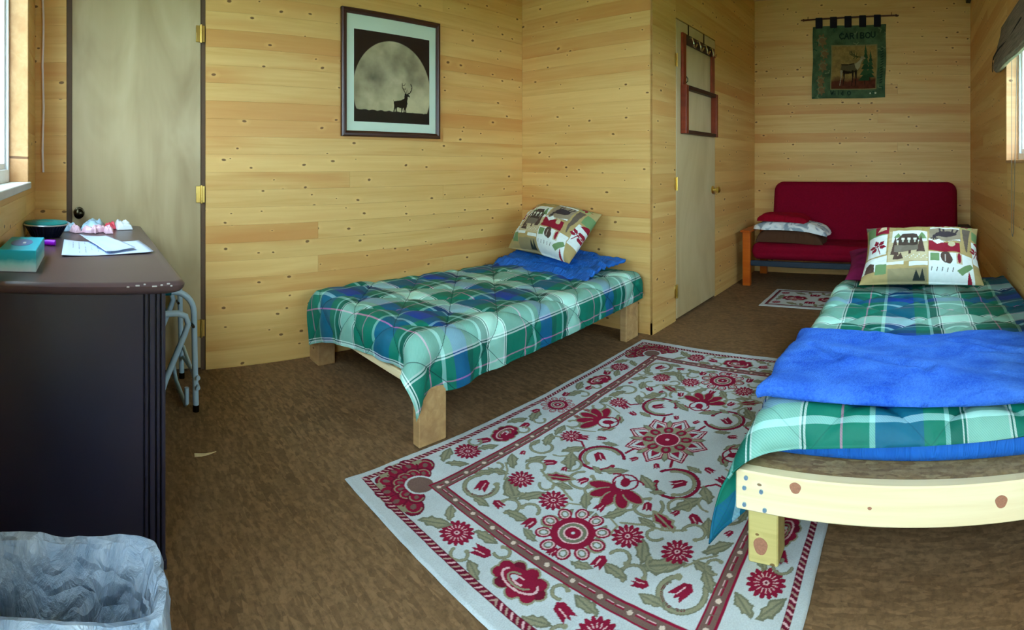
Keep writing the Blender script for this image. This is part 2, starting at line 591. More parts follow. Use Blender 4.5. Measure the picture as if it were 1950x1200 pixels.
wr = struct('wall_right', MB().box(XE + T, XE + .16, YF - .2, WIN2[0], 0, ZC).box(XE + T, XE + .16, WIN2[1], YD + .1, 0, ZC)
            .box(XE + T, XE + .16, WIN2[0], WIN2[1], 0, WIN2[2]).box(XE + T, XE + .16, WIN2[0], WIN2[1], WIN2[3], ZC), M['backing'], 'shaded pine board wall beside the right bed')
wf = struct('wall_front', MB().box(XA - .12, WIN1[0], YF - .16, YF - T, 0, ZC).box(WIN1[1], WIN3[0], YF - .16, YF - T, 0, ZC).box(WIN3[1], XE + .16, YF - .16, YF - T, 0, ZC).box(WIN3[0], WIN3[1], YF - .16, YF - T, 0, WIN3[2]).box(WIN3[0], WIN3[1], YF - .16, YF - T, WIN3[3], ZC)
            .box(WIN1[0], WIN1[1], YF - .16, YF - T, 0, WIN1[2]).box(WIN1[0], WIN1[1], YF - .16, YF - T, WIN1[3], ZC), M['backing'], 'pine board wall with the large window above the desk')

plank_cache = {}
def plank_mesh(L, Hh):
    key = (round(L, 3), round(Hh, 3))
    if key not in plank_cache:
        b = .0007
        pr = [(T, 0), (.0008, 0), (.0, b), (.0, Hh - b), (.0008, Hh), (T, Hh)]     # (depth, z), front at depth 0
        mb = MB().prism(pr, 'X', 0, L)
        me = bpy.data.meshes.new('plank')
        me.from_pydata(mb.v, [], mb.f)
        bm = bmesh.new(); bm.from_mesh(me); bmesh.ops.recalc_face_normals(bm, faces=bm.faces); bm.to_mesh(me); bm.free()
        me.materials.append(M['pine'])
        plank_cache[key] = me
    return plank_cache[key]

def planks(wall, p0, p1, z0, z1, rot, zoff=0.0, rowh=.0977, joint=.3):
    """rows of tongue and groove boards from p0 to p1 (xy points, left to right seen from the room)"""
    L = math.hypot(p1[0] - p0[0], p1[1] - p0[1])
    dx, dy = (p1[0] - p0[0]) / L, (p1[1] - p0[1]) / L
    k = math.floor((z0 - zoff) / rowh)
    while True:
        a, b = max(z0, zoff + k * rowh), min(z1, zoff + (k + 1) * rowh)
        k += 1
        if a >= z1 - .004: break
        if b - a < .006: continue
        cuts = [0.0, L]
        if L > 1.4 and random.random() < joint:
            cuts = [0.0, round(L * random.choice((.28, .37, .46, .58, .67, .76)), 2), L]
        for s0, s1 in zip(cuts[:-1], cuts[1:]):
            o = bpy.data.objects.new('plank', plank_mesh(s1 - s0 - .0008, b - a - .0002))
            o.location = (p0[0] + dx * s0, p0[1] + dy * s0, a)
            o.rotation_euler = (0, 0, rot)
            o.parent = wall
            col.objects.link(o)
# local: x along p0->p1, depth (+y) away from the room
planks(wl, (XA, YF), (XA, -.135), 0, ZC, PI / 2)
planks(wl, (XA, .649), (XA, YB), 0, ZC, PI / 2)
planks(wl, (XA, -.135), (XA, .649), 2.165, ZC, PI / 2)
planks(wi, (XA, YB), (XC, YB), 0, ZC, 0, -.02, joint=.15)
planks(wc, (XC, YB), (XC, 3.507), 0, ZC, PI / 2, -.02)
planks(wc, (XC, 3.507), (XC, 4.30), 2.165, ZC, PI / 2, -.02)
planks(wc, (XC, 4.30), (XC, YD), 0, ZC, PI / 2, -.02)
planks(wd, (XC, YD), (XE, YD), 0, ZC, 0, -.015, .0966)
planks(wr, (XE, YD), (XE, WIN2[1]), 0, ZC, -PI / 2, -.015)
planks(wr, (XE, WIN2[1]), (XE, WIN2[0]), 0, WIN2[2], -PI / 2, -.015)
planks(wr, (XE, WIN2[1]), (XE, WIN2[0]), WIN2[3], ZC, -PI / 2, -.015)
planks(wr, (XE, WIN2[0]), (XE, YF), 0, ZC, -PI / 2, -.015)
planks(wf, (XE, YF), (WIN3[1], YF), 0, ZC, PI)
planks(wf, (WIN3[1], YF), (WIN3[0], YF), WIN3[3], ZC, PI)
planks(wf, (WIN3[0], YF), (WIN1[1], YF), 0, ZC, PI)
planks(wf, (WIN1[1], YF), (WIN1[0], YF), 0, WIN1[2], PI)
planks(wf, (WIN1[1], YF), (WIN1[0], YF), WIN1[3], ZC, PI)
planks(wf, (WIN1[0], YF), (XA, YF), 0, ZC, PI)

# dark rafter end in the far right corner, at the very top of the picture
struct('trim_1', MB().rbox(XE - .05, XE - .002, YD - .12, YD - .002, 2.735, ZC - .001, .004), plain('dark_rafter', srgb(44, 30, 22), .7), 'dark rafter end in the far right ceiling corner', 'trim')

def hinge_mb(x, y, z, sgn):
    """brass butt hinge lying on a wall of constant x, barrel at y, leaves along y"""
    h = .045
    mb = MB().rbox(x - .001, x + .003, y - .030, y - .003, z - h, z + h, .001, 1).rbox(x - .001, x + .003, y + .003, y + .020, z - h, z + h, .001, 1)
    mb.tube([(x + .006, y, z - h - .004), (x + .006, y, z + h + .004)], .006, 10)
    return mb

# left door
d1 = struct('door_1', MB().rbox(XA - .038, XA - .004, -.104, .620, .012, 2.155, .002, 1), M['door'], 'tall plain plywood door in the left wall behind the desk', 'door')
struct('trim_2', MB().box(XA - .05, XA - .010, -.1349, -.1045, 0, 2.164).box(XA - .05, XA - .010, .6205, .6489, 0, 2.164).box(XA - .05, XA - .010, -.1045, .6205, 2.156, 2.164)
       .box(XA - .09, XA - .05, -.1349, .6489, 0, 2.164), M['jambdark'], 'dark brown jamb strips around the left door', 'trim')
for z in (1.825, .955, .229):
    obj('hinge', hinge_mb(XA + .002, .622, z, 1), M['brass'], d1, True)
k = obj('knob', MB().lathe([(.031, 0), (.031, .006), (.014, .010), (.012, .030), (.020, .036), (.028, .048), (.027, .060), (.016, .068), (.003, .070)], (XA - .004, -.066, .86), 'X', 24), M['knobdark'], d1, True)
k['label'] = 'dark bronze door knob'
# closet door
d2 = struct('door_2', MB().rbox(XC - .034, XC + .002, 3.513, 4.294, .014, 2.155, .002, 1), M['door2'], 'narrow plain wooden door with the hanging frame rack on it', 'door')
struct('trim_3', MB().box(XC - .05, XC - .008, 3.5072, 3.5128, 0, 2.164).box(XC - .05, XC - .008, 4.2945, 4.2998, 0, 2.164).box(XC - .05, XC - .012, 3.5128, 4.2945, 2.156, 2.164)
       .box(XC - .09, XC - .05, 3.5072, 4.2998, 0, 2.164), M['jambdark'], 'thin dark jamb gap around the closet door', 'trim')
for z in (1.861, .978, .212):
    obj('hinge', hinge_mb(XC + .004, 3.512, z, 1), M['brass'], d2, True)
obj('knob', MB().lathe([(.033, 0), (.033, .006), (.014, .010), (.012, .032), (.021, .038), (.028, .050), (.027, .062), (.016, .070), (.003, .072)], (XC + .002, 4.235, .905), 'X', 24), M['brass'], d2, True)

# ---- front window (left edge of the picture)
def window(name, label, mk, a0, a1, z0, z1, depth, mull):
    """mk(a, d, z): a along the wall, d outwards from the room surface"""
    w0 = None
    def bx(aa, ab, da, db, za, zb):
        mb = MB()
        p, q = mk(aa, da, za), mk(ab, db, zb)
        lo = [min(p[i], q[i]) for i in range(3)]; hi = [max(p[i], q[i]) for i in range(3)]
        return lo, hi
    def add(mb, *a):
        lo, hi = bx(*a)
        mb.rbox(lo[0], hi[0], lo[1], hi[1], lo[2], hi[2], .003, 1)
        return mb
    fr = MB()
    f = .045
    add(fr, a0, a0 + f, depth, depth + .06, z0, z1); add(fr, a1 - f, a1, depth, depth + .06, z0, z1)
    add(fr, a0 + f, a1 - f, depth, depth + .06, z0, z0 + f + .015); add(fr, a0 + f, a1 - f, depth, depth + .06, z1 - f, z1)
    w0 = obj(name, fr, M['vinyl'])
    setp(w0, label, 'window', kind='structure')
    n = mull
    for i in range(n):
        b0, b1 = a0 + f + (a1 - a0 - 2 * f) * i / n, a0 + f + (a1 - a0 - 2 * f) * (i + 1) / n
        g = .028
        sa = MB()
        add(sa, b0, b0 + g, depth + .015, depth + .045, z0 + f + .015, z1 - f); add(sa, b1 - g, b1, depth + .015, depth + .045, z0 + f + .015, z1 - f)
        add(sa, b0 + g, b1 - g, depth + .015, depth + .045, z0 + f + .015, z0 + f + .015 + g); add(sa, b0 + g, b1 - g, depth + .015, depth + .045, z1 - f - g, z1 - f)
        sash = obj('sash', sa, M['vinyl'], w0)
        pa = MB()
        lo, hi = bx(b0 + g, b1 - g, depth + .028, depth + .032, z0 + f + .015 + g, z1 - f - g)
        pa.box(lo[0], hi[0], lo[1], hi[1], lo[2], hi[2])
        obj('pane', pa, M['glass'], sash)
    return w0, add
mk1 = lambda a, d, z: (a, YF - d, z)
w1, add1 = window('window_1', 'large white vinyl window above the desk, at the left edge', mk1, *WIN1, .080, 2)
w3, add3 = window('window_3', 'tall glazed door in the front wall behind the viewer', mk1, *WIN3, .060, 1)
obj('threshold', add3(MB(), WIN3[0], WIN3[1], -.01, .060, .03, WIN3[2]), M['jambwood'], w3)
for nm, args in (('jamb', (WIN1[0] - .0, WIN1[0] + .016, -.012, .080, WIN1[2], WIN1[3])), ('jamb', (WIN1[1] - .016, WIN1[1], -.012, .080, WIN1[2], WIN1[3])),
                 ('head_jamb', (WIN1[0] + .016, WIN1[1] - .016, -.012, .080, WIN1[3] - .016, WIN1[3]))):
    obj(nm, add1(MB(), *args), M['jambwood'], w1)['label'] = 'orange pine window jamb'
obj('sill', add1(MB(), WIN1[0], WIN1[1], -.025, .080, WIN1[2] - .028, WIN1[2] + .002), plain('painted_sill', srgb(206, 204, 196), .5), w1)
mk2 = lambda a, d, z: (XE + d, a, z)
w2, add2 = window('window_2', 'bright window in the right wall under the grey shade', mk2, *WIN2, .070, 2)
for nm, args in (('jamb', (WIN2[0], WIN2[0] + .018, -.010, .070, WIN2[2], WIN2[3])), ('jamb', (WIN2[1] - .018, WIN2[1], -.010, .070, WIN2[2], WIN2[3])),
                 ('head_jamb', (WIN2[0] + .018, WIN2[1] - .018, -.010, .070, WIN2[3] - .018, WIN2[3])), ('sill', (WIN2[0] + .018, WIN2[1] - .018, -.012, .070, WIN2[2], WIN2[2] + .018))):
    obj(nm, add2(MB(), *args), M['jambwood'], w2)

# ================================================================ fabrics and furniture materials
def plaid(name, seam=.7, ushift=0.0, vshift=0.0):
    t = NT(name)
    sp = t.n('ShaderNodeSeparateXYZ'); t.l(t.uv(), sp.inputs[0])
    mint, wht, gr, dk, nv, pk = srgb(176, 230, 214), srgb(232, 248, 244), srgb(0, 112, 92), srgb(0, 70, 64), srgb(4, 62, 150), srgb(206, 130, 170)
    lad = srgb(150, 206, 200)
    sl = srgb(120, 164, 224)
    st = [(0, mint), (.195, wht), (.205, dk), (.214, wht), (.224, gr), (.385, pk), (.398, gr), (.52, lad), (.547, nv), (.70, nv), (.78, gr), (.88, lad), (.904, dk), (.962, wht), (.972, dk), (.982, wht), (.992, mint)]
    st2 = [(0, mint), (.135, wht), (.145, dk), (.154, wht), (.164, gr), (.385, pk), (.398, gr), (.50, lad), (.528, gr), (.60, nv), (.74, dk), (.80, gr), (.88, lad), (.904, dk), (.962, wht), (.972, dk), (.982, wht), (.992, mint)]
    fu = t.math('FRACT', t.math('ADD', t.math('DIVIDE', sp.outputs[0], .587), ushift))
    fv = t.math('FRACT', t.math('ADD', t.math('DIVIDE', sp.outputs[1], .587), vshift))
    a, b = t.ramp(fu, st, 'CONSTANT'), t.ramp(fv, st2, 'CONSTANT')
    # the two yarn systems alternate in a fine weave
    c = t.mix(.5, a, b)
    w1 = t.math('SINE', t.math('MULTIPLY', t.math('ADD', sp.outputs[0], sp.outputs[1]), 900.0))
    c = t.mix(t.math('MULTIPLY_ADD', w1, .12, .12), c, b)
    for op in ('ADD', 'SUBTRACT'):      # stitched quilting lines
        q = t.math('FRACT', t.math('DIVIDE', t.math(op, sp.outputs[0], sp.outputs[1]), .33))
        e = t.math('MINIMUM', q, t.math('SUBTRACT', 1.0, q))
        c = t.mix(t.math('MULTIPLY', t.math('LESS_THAN', e, .0075), seam), c, c4(srgb(6, 40, 48)))
    n = t.noise(t.mapping(t.uv(), scale=(1, 1, 1)), 14, 4)
    c = t.mix(1.0, c, t.ramp(n, [(.2, .9), (.8, 1.1)]), 'MULTIPLY')
    t.bump(t.noise(t.uv(), 55, 3, .6), .25, .006)
    m = t.fin(c, .62, .3)
    return m
M['plaid1'] = plaid('plaid_comforter_cloth_a', ushift=.30, vshift=.12)
M['plaid2'] = plaid('plaid_comforter_cloth_b', seam=.22, ushift=.685, vshift=.40)
t = NT('blue_fitted_sheet')
ga = t.noise(t.mapping(t.obj(), rot=(0, .5, 0), scale=(34, 14, 4)), 1.0, 3, .6, .7)
t.bump(ga, .9, .02)
M['bluesheet'] = t.fin(t.mix(ga, c4(srgb(14, 84, 176)), c4(srgb(36, 118, 214))), .6, .3)
t = NT('blue_fleece')
na, nb_ = t.noise(t.mapping(t.obj(), scale=(5, 9, 5)), 1.0, 4, .6, .8), t.noise(t.obj(), 130, 3, .7)
t.bump(t.math('MULTIPLY_ADD', na, .8, nb_), .7, .010)
M['fleece'] = t.fin(t.mix(t.ramp(t.math('MULTIPLY_ADD', nb_, .4, t.math('MULTIPLY', na, .7)), [(.35, 0.0), (.75, 1.0)]), c4(srgb(24, 78, 196)), c4(srgb(78, 136, 232))), .95, .1)
M['print'] = col_mat('printed_cotton', .8, .2, 45, .2, .06)
M['quiltseam'] = plain('dark_seam_thread', srgb(12, 50, 50), .9)

def leaf5(cv, cx, cy, r, c, rot=0.0):
    """maple leaf"""
    pts = []
    for k in range(5):
        a = rot + PI / 2 + (k - 2) * 1.08
        for da, rr in ((-.52, .38), (-.40, .70), (-.15, .80), (0, 1.0), (.15, .80), (.40, .70), (.52, .38)):
            pts.append((cx + r * rr * math.cos(a - da), cy + r * rr * math.sin(a - da)))
    cv.poly(pts[::-1], c)
    cv.line([(cx, cy), (cx - r * 1.15 * math.cos(rot + PI / 2), cy - r * 1.15 * math.sin(rot + PI / 2))], r * .09, c)

def pillow_print(nx, ny, W, Hh):
    """lodge patchwork print: cabin, moose, bear, maple leaves, pines"""
    cv = Canvas(-W / 2, W / 2, -Hh / 2, Hh / 2, nx, ny, (176, 160, 112))
    tan, wh, red, grn, brn, gry = (176, 156, 104), (226, 236, 232), (140, 26, 48), (112, 146, 98), (84, 66, 58), (120, 112, 98)
    S = W / .70
    def R(x0, x1, y0, y1, c): cv.rect(x0 * S, x1 * S, y0 * S, y1 * S, c)
    def P(pts, c): cv.poly([(x * S, y * S) for x, y in pts], c)
    R(-.36, .36, -.26, .26, tan)
    # left column: leaf patches
    R(-.34, -.22, .06, .20, grn); R(-.285, -.20, .10, .24, red); P([(-.27, .12), (-.25, .20), (-.22, .22), (-.215, .16), (-.24, .13)], (214, 196, 160))
    R(-.33, -.205, -.09, .09, wh); leaf5(cv, -.265 * S, -.01 * S, .06 * S, red, .3)
    R(-.36, -.20, -.20, -.10, wh)
    P([(-.33, -.20), (-.27, -.20), (-.275, -.15), (-.30, -.135), (-.325, -.15)], brn); R(-.265, -.20, -.22, -.155, grn)
    # cabin patch
    R(-.195, .035, -.15, .12, (196, 184, 146)); R(-.175, .03, .0, .125, wh)
    P([(-.165, .045), (-.14, .10), (-.115, .05)], grn); P([(-.03, .03), (.0, .11), (.03, .03)], grn); P([(-.18, -.10), (-.155, .06), (-.13, -.10)], brn); P([(-.03, -.09), (-.005, .07), (.02, -.09)], brn)
    P([(-.15, .02), (-.115, .085), (-.03, .085), (-.01, .02)], (72, 60, 52)); R(-.135, -.02, -.05, .03, (72, 60, 52)); R(-.16, -.02, -.075, -.025, gry)
    for x in (-.12, -.085, -.05):
        R(x, x + .02, .025, .045, (220, 226, 210)); R(x + .006, x + .014, .0, .026, (190, 196, 180))
    P([(-.165, -.13), (-.15, -.07), (-.135, -.11), (-.12, -.075), (-.105, -.13)], brn); R(-.075, -.06, -.10, -.07, brn)
    for i in range(14): cv.ell((-.09 + .011 * i) * S, (-.12 + .012 * math.sin(i * 2.1)) * S, .0032 * S, .0032 * S, wh)
    R(-.20, -.10, -.165, -.145, wh); R(-.07, .035, -.18, -.155, wh)
    R(-.19, .03, -.26, -.19, (150, 140, 104)); P([(-.05, -.25), (-.03, -.20), (-.01, -.24), (.005, -.195), (.02, -.25)], (40, 48, 44))
    R(-.16, .05, .14, .20, (164, 146, 88)); R(-.10, .0, .165, .172, (206, 192, 140)); R(-.12, .06, .215, .25, red)
    # moose patch
    R(.045, .235, .02, .17, (150, 138, 116)); R(.05, .23, .165, .185, wh)
    cv.ell(.145 * S, .095 * S, .066 * S, .032 * S, (62, 54, 58), .12); P([(.09, .10), (.062, .065), (.066, .04), (.105, .075)], (62, 54, 58))
    for x, dx in ((.11, -.004), (.13, .0), (.175, .012), (.195, .022)): cv.line([(x * S, .10 * S), ((x + dx) * S, .155 * S)], .011 * S, (62, 54, 58))
    for k in range(4): cv.line([(.072 * S, .055 * S), ((.05 + .018 * k) * S, (.015 + .006 * abs(k - 1.5)) * S)], .008 * S, (62, 54, 58))
    P([(.04, .035), (.07, .01), (.12, .02), (.16, .015), (.23, .045), (.23, .03), (.04, .0)], wh)
    R(.04, .225, -.075, .005, red); cv.ell(.175 * S, -.008 * S, .022 * S, .022 * S, (196, 190, 150))
    P([(.065, .0), (.10, .035), (.13, .005), (.09, -.02)], wh)
    # bear patch and fish
    R(.04, .30, -.26, -.085, wh); R(.05, .10, -.15, -.095, grn)
    cv.ell(.137 * S, -.115 * S, .030 * S, .042 * S, brn); cv.ell(.155 * S, -.135 * S, .022 * S, .028 * S, brn); R(.132, .138, -.15, -.10, (180, 170, 160))
    R(.20, .235, -.16, -.088, (196, 180, 150)); cv.ell(.217 * S, -.118 * S, .011 * S, .036 * S, red)
    P([(.20, -.20), (.245, -.165), (.285, -.14), (.30, -.16), (.27, -.19), (.23, -.225)], grn)
    P([(.255, -.26), (.27, -.19), (.285, -.26)], red)
    for i in range(5): cv.line([((.06 + .03 * i) * S, -.185 * S), ((.055 + .03 * i) * S, -.205 * S)], .004 * S, (40, 44, 50))
    # tall pine strip and right column
    P([(.245, .17), (.30, .17), (.285, .06), (.27, -.06), (.262, -.06), (.25, .05)], (104, 92, 80)); R(.235, .31, .18, .26, (150, 168, 110))
    leaf5(cv, .27 * S, .225 * S, .045 * S, red, 1.2)
    R(.305, .36, -.13, .06, wh); leaf5(cv, .335 * S, -.03 * S, .05 * S, red, -.4); R(.31, .36, .08, .17, grn); P([(.32, .05), (.36, .10), (.36, .04)], red)
    R(.06, .21, .20, .26, (188, 200, 160)); leaf5(cv, .13 * S, .235 * S, .045 * S, red, .9)
    R(-.36, -.28, .20, .26, gry)
    return cv

def pillow(name, origin, W, Hh, thickness, Mx, label, cv=None, mat=None, group=None, sag=.0, seed=1, n=(150, 110)):
    nx, ny = (cv.a.shape[1], cv.a.shape[0]) if cv is not None else n
    u, v = np.meshgrid(np.linspace(-1, 1, nx), np.linspace(-1, 1, ny))
    prof = np.clip(1 - np.abs(u) ** 2.6, 0, 1) ** .55 * np.clip(1 - np.abs(v) ** 2.6, 0, 1) ** .55
    # edges pull in between the corners
    px = u * W / 2 * (1 - .07 * (1 - v ** 2) * np.abs(u) ** 3)
    py = v * Hh / 2 * (1 - .10 * (1 - u ** 2) * np.abs(v) ** 3)
    wr = fbm(u * 2.2 + seed, v * 2.0, seed) * .010 + fbm(u * 5 + v * 3, v * 6, seed + 5, 3) * .004
    wr = wr * (prof ** .5)
    top = np.stack([px, py, thickness * .62 * prof + wr - sag * u * u], -1)
    bot = np.stack([px, py, -thickness * .38 * prof - sag * u * u], -1)
    R3 = np.array(Mx.to_3x3())
    o3 = np.array(origin)
    base = tuple(o3)
    return setp(grid_mesh(name, top @ R3.T + o3, mat or M['print'], None, colr=None if cv is None else cv.a, closed_back=bot @ R3.T + o3, origin=base), label, 'pillow', group)

def comforter(name, P, du, dv, mat, label, seed, quilt=.33, puff=.016, up=3, thick=.02):
    nv, nu = P.shape[:2]
    Q = upsample(P, up)
    U, V = np.meshgrid(np.linspace(0, (nu - 1) * du, Q.shape[1]), np.linspace(0, (nv - 1) * dv, Q.shape[0]))
    s = quilt
    da = np.abs(((U + V) / s) % 1 - .5) * s; db = np.abs(((U - V) / s) % 1 - .5) * s
    d = np.minimum(.5 * s - da, .5 * s - db)
    d = np.minimum(d, np.minimum(np.minimum(U, U.max() - U), np.minimum(V, V.max() - V)))
    h = puff * (1 - np.exp(-d / .028)) - puff * .55
    h = h + .004 * fbm(U * 9, V * 9, seed, 4) + .006 * fbm(U * 3 + 7, V * 4, seed + 9, 3)
    N = gnormals(Q)
    if N[Q.shape[0] // 2, Q.shape[1] // 2, 2] < 0: N = -N
    top = Q + N * h[..., None]
    edge = np.minimum(1, np.minimum(np.minimum(U, U.max() - U), np.minimum(V, V.max() - V)) / .03)
    bot = Q - N * (thick * (.25 + .75 * edge))[..., None]
    o = grid_mesh(name, top, mat, None, uv=np.stack([U, V], -1), closed_back=bot, origin=tuple(Q[Q.shape[0] // 2, Q.shape[1] // 2]))
    return setp(o, label, 'comforter', 'plaid comforters on the beds')

def sheet_grid(x0, y0, wu, wv, n_per_m, z, rot=0.0, flip=False):
    """flat start sheet: u along +x, v along +y"""
    nu, nv = int(wu * n_per_m) + 1, int(wv * n_per_m) + 1
    u, v = np.meshgrid(np.linspace(0, wu, nu), np.linspace(0, wv, nv))
    c, s = math.cos(rot), math.sin(rot)
    uu, vv = u - wu / 2, v - wv / 2
    P = np.stack([x0 + wu / 2 + uu * c - vv * s, y0 + wv / 2 + uu * s + vv * c, np.full(u.shape, z) + rng.normal(0, .001, u.shape)], -1)
    return P, wu / (nu - 1), wv / (nv - 1)

# ---------------------------------------------------------------- left bed
b1 = thing('bed', (-2.28, 2.2, 0), 'low timber bed frame with thick wooden legs against the left wall', 'bed', 'timber bed frames')
for x0, x1, y0, y1 in ((-2.87, -2.745, 1.275, 1.385), (-1.785, -1.738, 1.262, 1.405), (-1.835, -1.785, 2.93, 3.085), (-2.87, -2.745, 2.95, 3.085)):
    obj('leg', MB().rbox(x0, x1, y0, y1, 0, .225, .004, 1), M['oldpost'], b1)
def rail(name, p0, p1, th, z0, z1, mat, parent):
    L = math.hypot(p1[0] - p0[0], p1[1] - p0[1])
    mb = MB().rbox(0, L, 0, th, 0, z1 - z0, .004, 1)
    me = bpy.data.meshes.new(name); me.from_pydata(mb.v, [], mb.f); me.materials.append(mat)
    bm = bmesh.new(); bm.from_mesh(me); bmesh.ops.recalc_face_normals(bm, faces=bm.faces); bm.to_mesh(me); bm.free()
    o = bpy.data.objects.new(name, me); o.parent = parent
    o.location = Vector((p0[0], p0[1], z0)) - wloc(parent); o.rotation_euler = (0, 0, math.atan2(p1[1] - p0[1], p1[0] - p0[0]))
    col.objects.link(o)
    return o
rail('foot_rail', (-2.87, 1.262), (-1.74, 1.262), .04, .226, .262, M['lumber'], b1)
rail('side_rail', (-1.785, 1.31), (-1.785, 3.10), .04, .226, .262, M['oldpost'], b1)
rail('side_rail', (-2.83, 1.31), (-2.83, 3.10), .04, .226, .262, M['oldpost'], b1)
obj('base_panel', MB().box(-2.87, -1.75, 1.27, 3.11, .263, .278), M['osb'], b1)
mat1 = obj('mattress', MB().rbox(-2.80, -1.77, 1.285, 3.115, .280, .405, .05, 4), M['bluesheet'], None, True, (-2.3, 2.2, .28))
setp(mat1, 'mattress in a blue fitted sheet under the left bed\'s comforter', 'mattress', 'mattresses in blue sheets')
P, du, dv = sheet_grid(-2.872, 1.165, 1.265, 1.915, 31, .445, rot=.012)
S_, T_ = np.meshgrid(np.linspace(0, 1, P.shape[1]), np.linspace(0, 1, P.shape[0]))
P[..., 1] -= .13 * (1 - S_) ** 3 * (1 - T_) ** 3          # one foot corner lies askew
P[..., 0] = np.maximum(P[..., 0], XA + .03)
P = drape(P, du, dv, [((-2.79, 1.26, .22), (-1.75, 3.12, .415), .05)], steps=170, xlo=XA + .025, yhi=YB - .03, iters=9)
comforter('comforter', P, du, dv, M['plaid1'], 'green and blue plaid comforter spread over the left bed', 3)
cvp = pillow_print(300, 210, .72, .52)
mx = Matrix.Rotation(-.20, 4, 'Z') @ Matrix.Rotation(math.radians(44), 4, 'X') @ Matrix.Rotation(.04, 4, 'Y')
pillow('pillow', (-2.395, 2.92, .650), .68, .42, .25, mx, 'lodge print pillow propped against the wall on the left bed', cvp, group='pillows in lodge print cases', seed=4)
# corner of blue sheet pulled up beside the pillow
u, v = np.meshgrid(np.linspace(0, 1, 60), np.linspace(0, 1, 60))
bl = np.stack([-2.72 + .84 * u + .03 * fbm(u * 3, v * 3, 2), 2.66 + .42 * v + .03 * fbm(u * 4, v * 3, 3) - .05 * u, .452 + .10 * v ** 1.4 * (1 - .65 * u) + .020 * np.abs(fbm(u * 6 + v * 2, v * 6, 8)) - .03 * (1 - v) ** 6], -1)
setp(grid_mesh('folded_sheet', bl, M['bluesheet'], None, closed_back=bl - np.array([0, 0, .015]), origin=(-2.3, 2.9, .45)), 'rumpled blue top sheet under the pillow on the left bed', 'sheet')

# ---------------------------------------------------------------- right bed
b2 = thing('bed', (.06, 2.4, 0), 'timber bed frame with a pale new board across its foot', 'bed', 'timber bed frames')
fr = rail('foot_rail', (-.497, 1.412), (.595, 1.412), .038, .178, .286, M['lumber'], b2)
fr['label'] = 'pale new pine board with knots and screws'
screw = plain('screw_steel', srgb(150, 190, 220), .35, .5, .8)
for sx, sz in ((-.465, .268), (-.470, .240), (-.47, .195), (-.42, .238), (-.41, .190)):
    obj('screw', MB().lathe([(.006, -.004), (.006, 0), (.003, .0015)], (sx, 1.4125, sz), 'Y', 10), screw, fr)
knotm = plain('board_knot', srgb(164, 112, 84), .6, nscale=160, var=.45)
for (x, z, rx, rz) in ((-.322, .262, .016, .015), (-.116, .228, .006, .004), (.242, .236, .017, .017)):
    obj('knot', MB().prism([(x + rx * math.cos(a) * (1 + .1 * math.sin(a * 3)), z + rz * math.sin(a)) for a in np.linspace(0, 2 * PI, 21)[:-1]], 'Y', 1.4116, 1.4124), knotm, fr)
obj('knot', MB().prism([(-.434 + .021 * math.cos(a) * (1 + .08 * math.sin(a * 3)), .062 + .024 * math.sin(a)) for a in np.linspace(0, 2 * PI, 21)[:-1]], 'Y', 1.4505, 1.4514), knotm, b2)
for x0, x1, y0, y1 in ((-.472, -.382, 1.451, 1.535), (.50, .59, 1.451, 1.535), (-.472, -.382, 3.30, 3.385), (.50, .59, 3.30, 3.385)):
    obj('leg', MB().rbox(x0, x1, y0, y1, .0112, .232, .004, 1), M['post'], b2)
rail('side_rail', (-.455, 1.452), (-.455, 3.40), .038, .234, .270, M['oldpost'], b2)
rail('side_rail', (.595, 1.452), (.595, 3.40), .038, .234, .270, M['oldpost'], b2)
obj('base_panel', MB().box(-.49, .595, 1.452, 3.40, .271, .283), M['osb'], b2)
mat2 = obj('mattress', MB().rbox(-.45, .575, 1.50, 3.44, .285, .410, .05, 4), M['bluesheet'], None, True, (.06, 2.5, .285))
setp(mat2, 'mattress in a blue fitted sheet showing at the foot of the right bed', 'mattress', 'mattresses in blue sheets')
P, du, dv = sheet_grid(-.625, 1.445, 1.20, 1.83, 31, .445, rot=.018)
S_, T_ = np.meshgrid(np.linspace(0, 1, P.shape[1]), np.linspace(0, 1, P.shape[0]))
ext = ((1 - S_) * (1 - T_)) ** 7
P[..., 0] -= .11 * ext; P[..., 1] -= .12 * ext
P[:, -1, 0] = XE - .032
pn = np.zeros(P.shape[:2], bool); pn[:, -1] = True
P = drape(P, du, dv, pin=pn.ravel(), boxes=[((-.46, 1.485, .20), (.70, 3.46, .415), .05), ((-.497, 1.405, .17), (.6, 1.46, .29), .01)], steps=170, xhi=XE - .03, yhi=3.5, iters=9, fr=.6)
comforter('comforter', P, du, dv, M['plaid2'], 'green and blue plaid comforter under the fleece on the right bed', 21)
C2 = P
mx = Matrix.Rotation(-.03, 4, 'Z') @ Matrix.Rotation(math.radians(34), 4, 'X')
pillow('pillow', (.055, 3.09, .60), .70, .46, .17, mx, 'lodge print pillow leaning at the head of the right bed', cvp, group='pillows in lodge print cases', seed=12)
mx = Matrix.Rotation(.05, 4, 'Z') @ Matrix.Rotation(math.radians(14), 4, 'X')
pillow('pillow', (-.08, 3.27, .515), .66, .40, .14, mx, 'plain maroon pillow peeking out behind the print pillow', None, plain('maroon_cotton', srgb(112, 18, 62), .9, .2, nscale=12), seed=3)
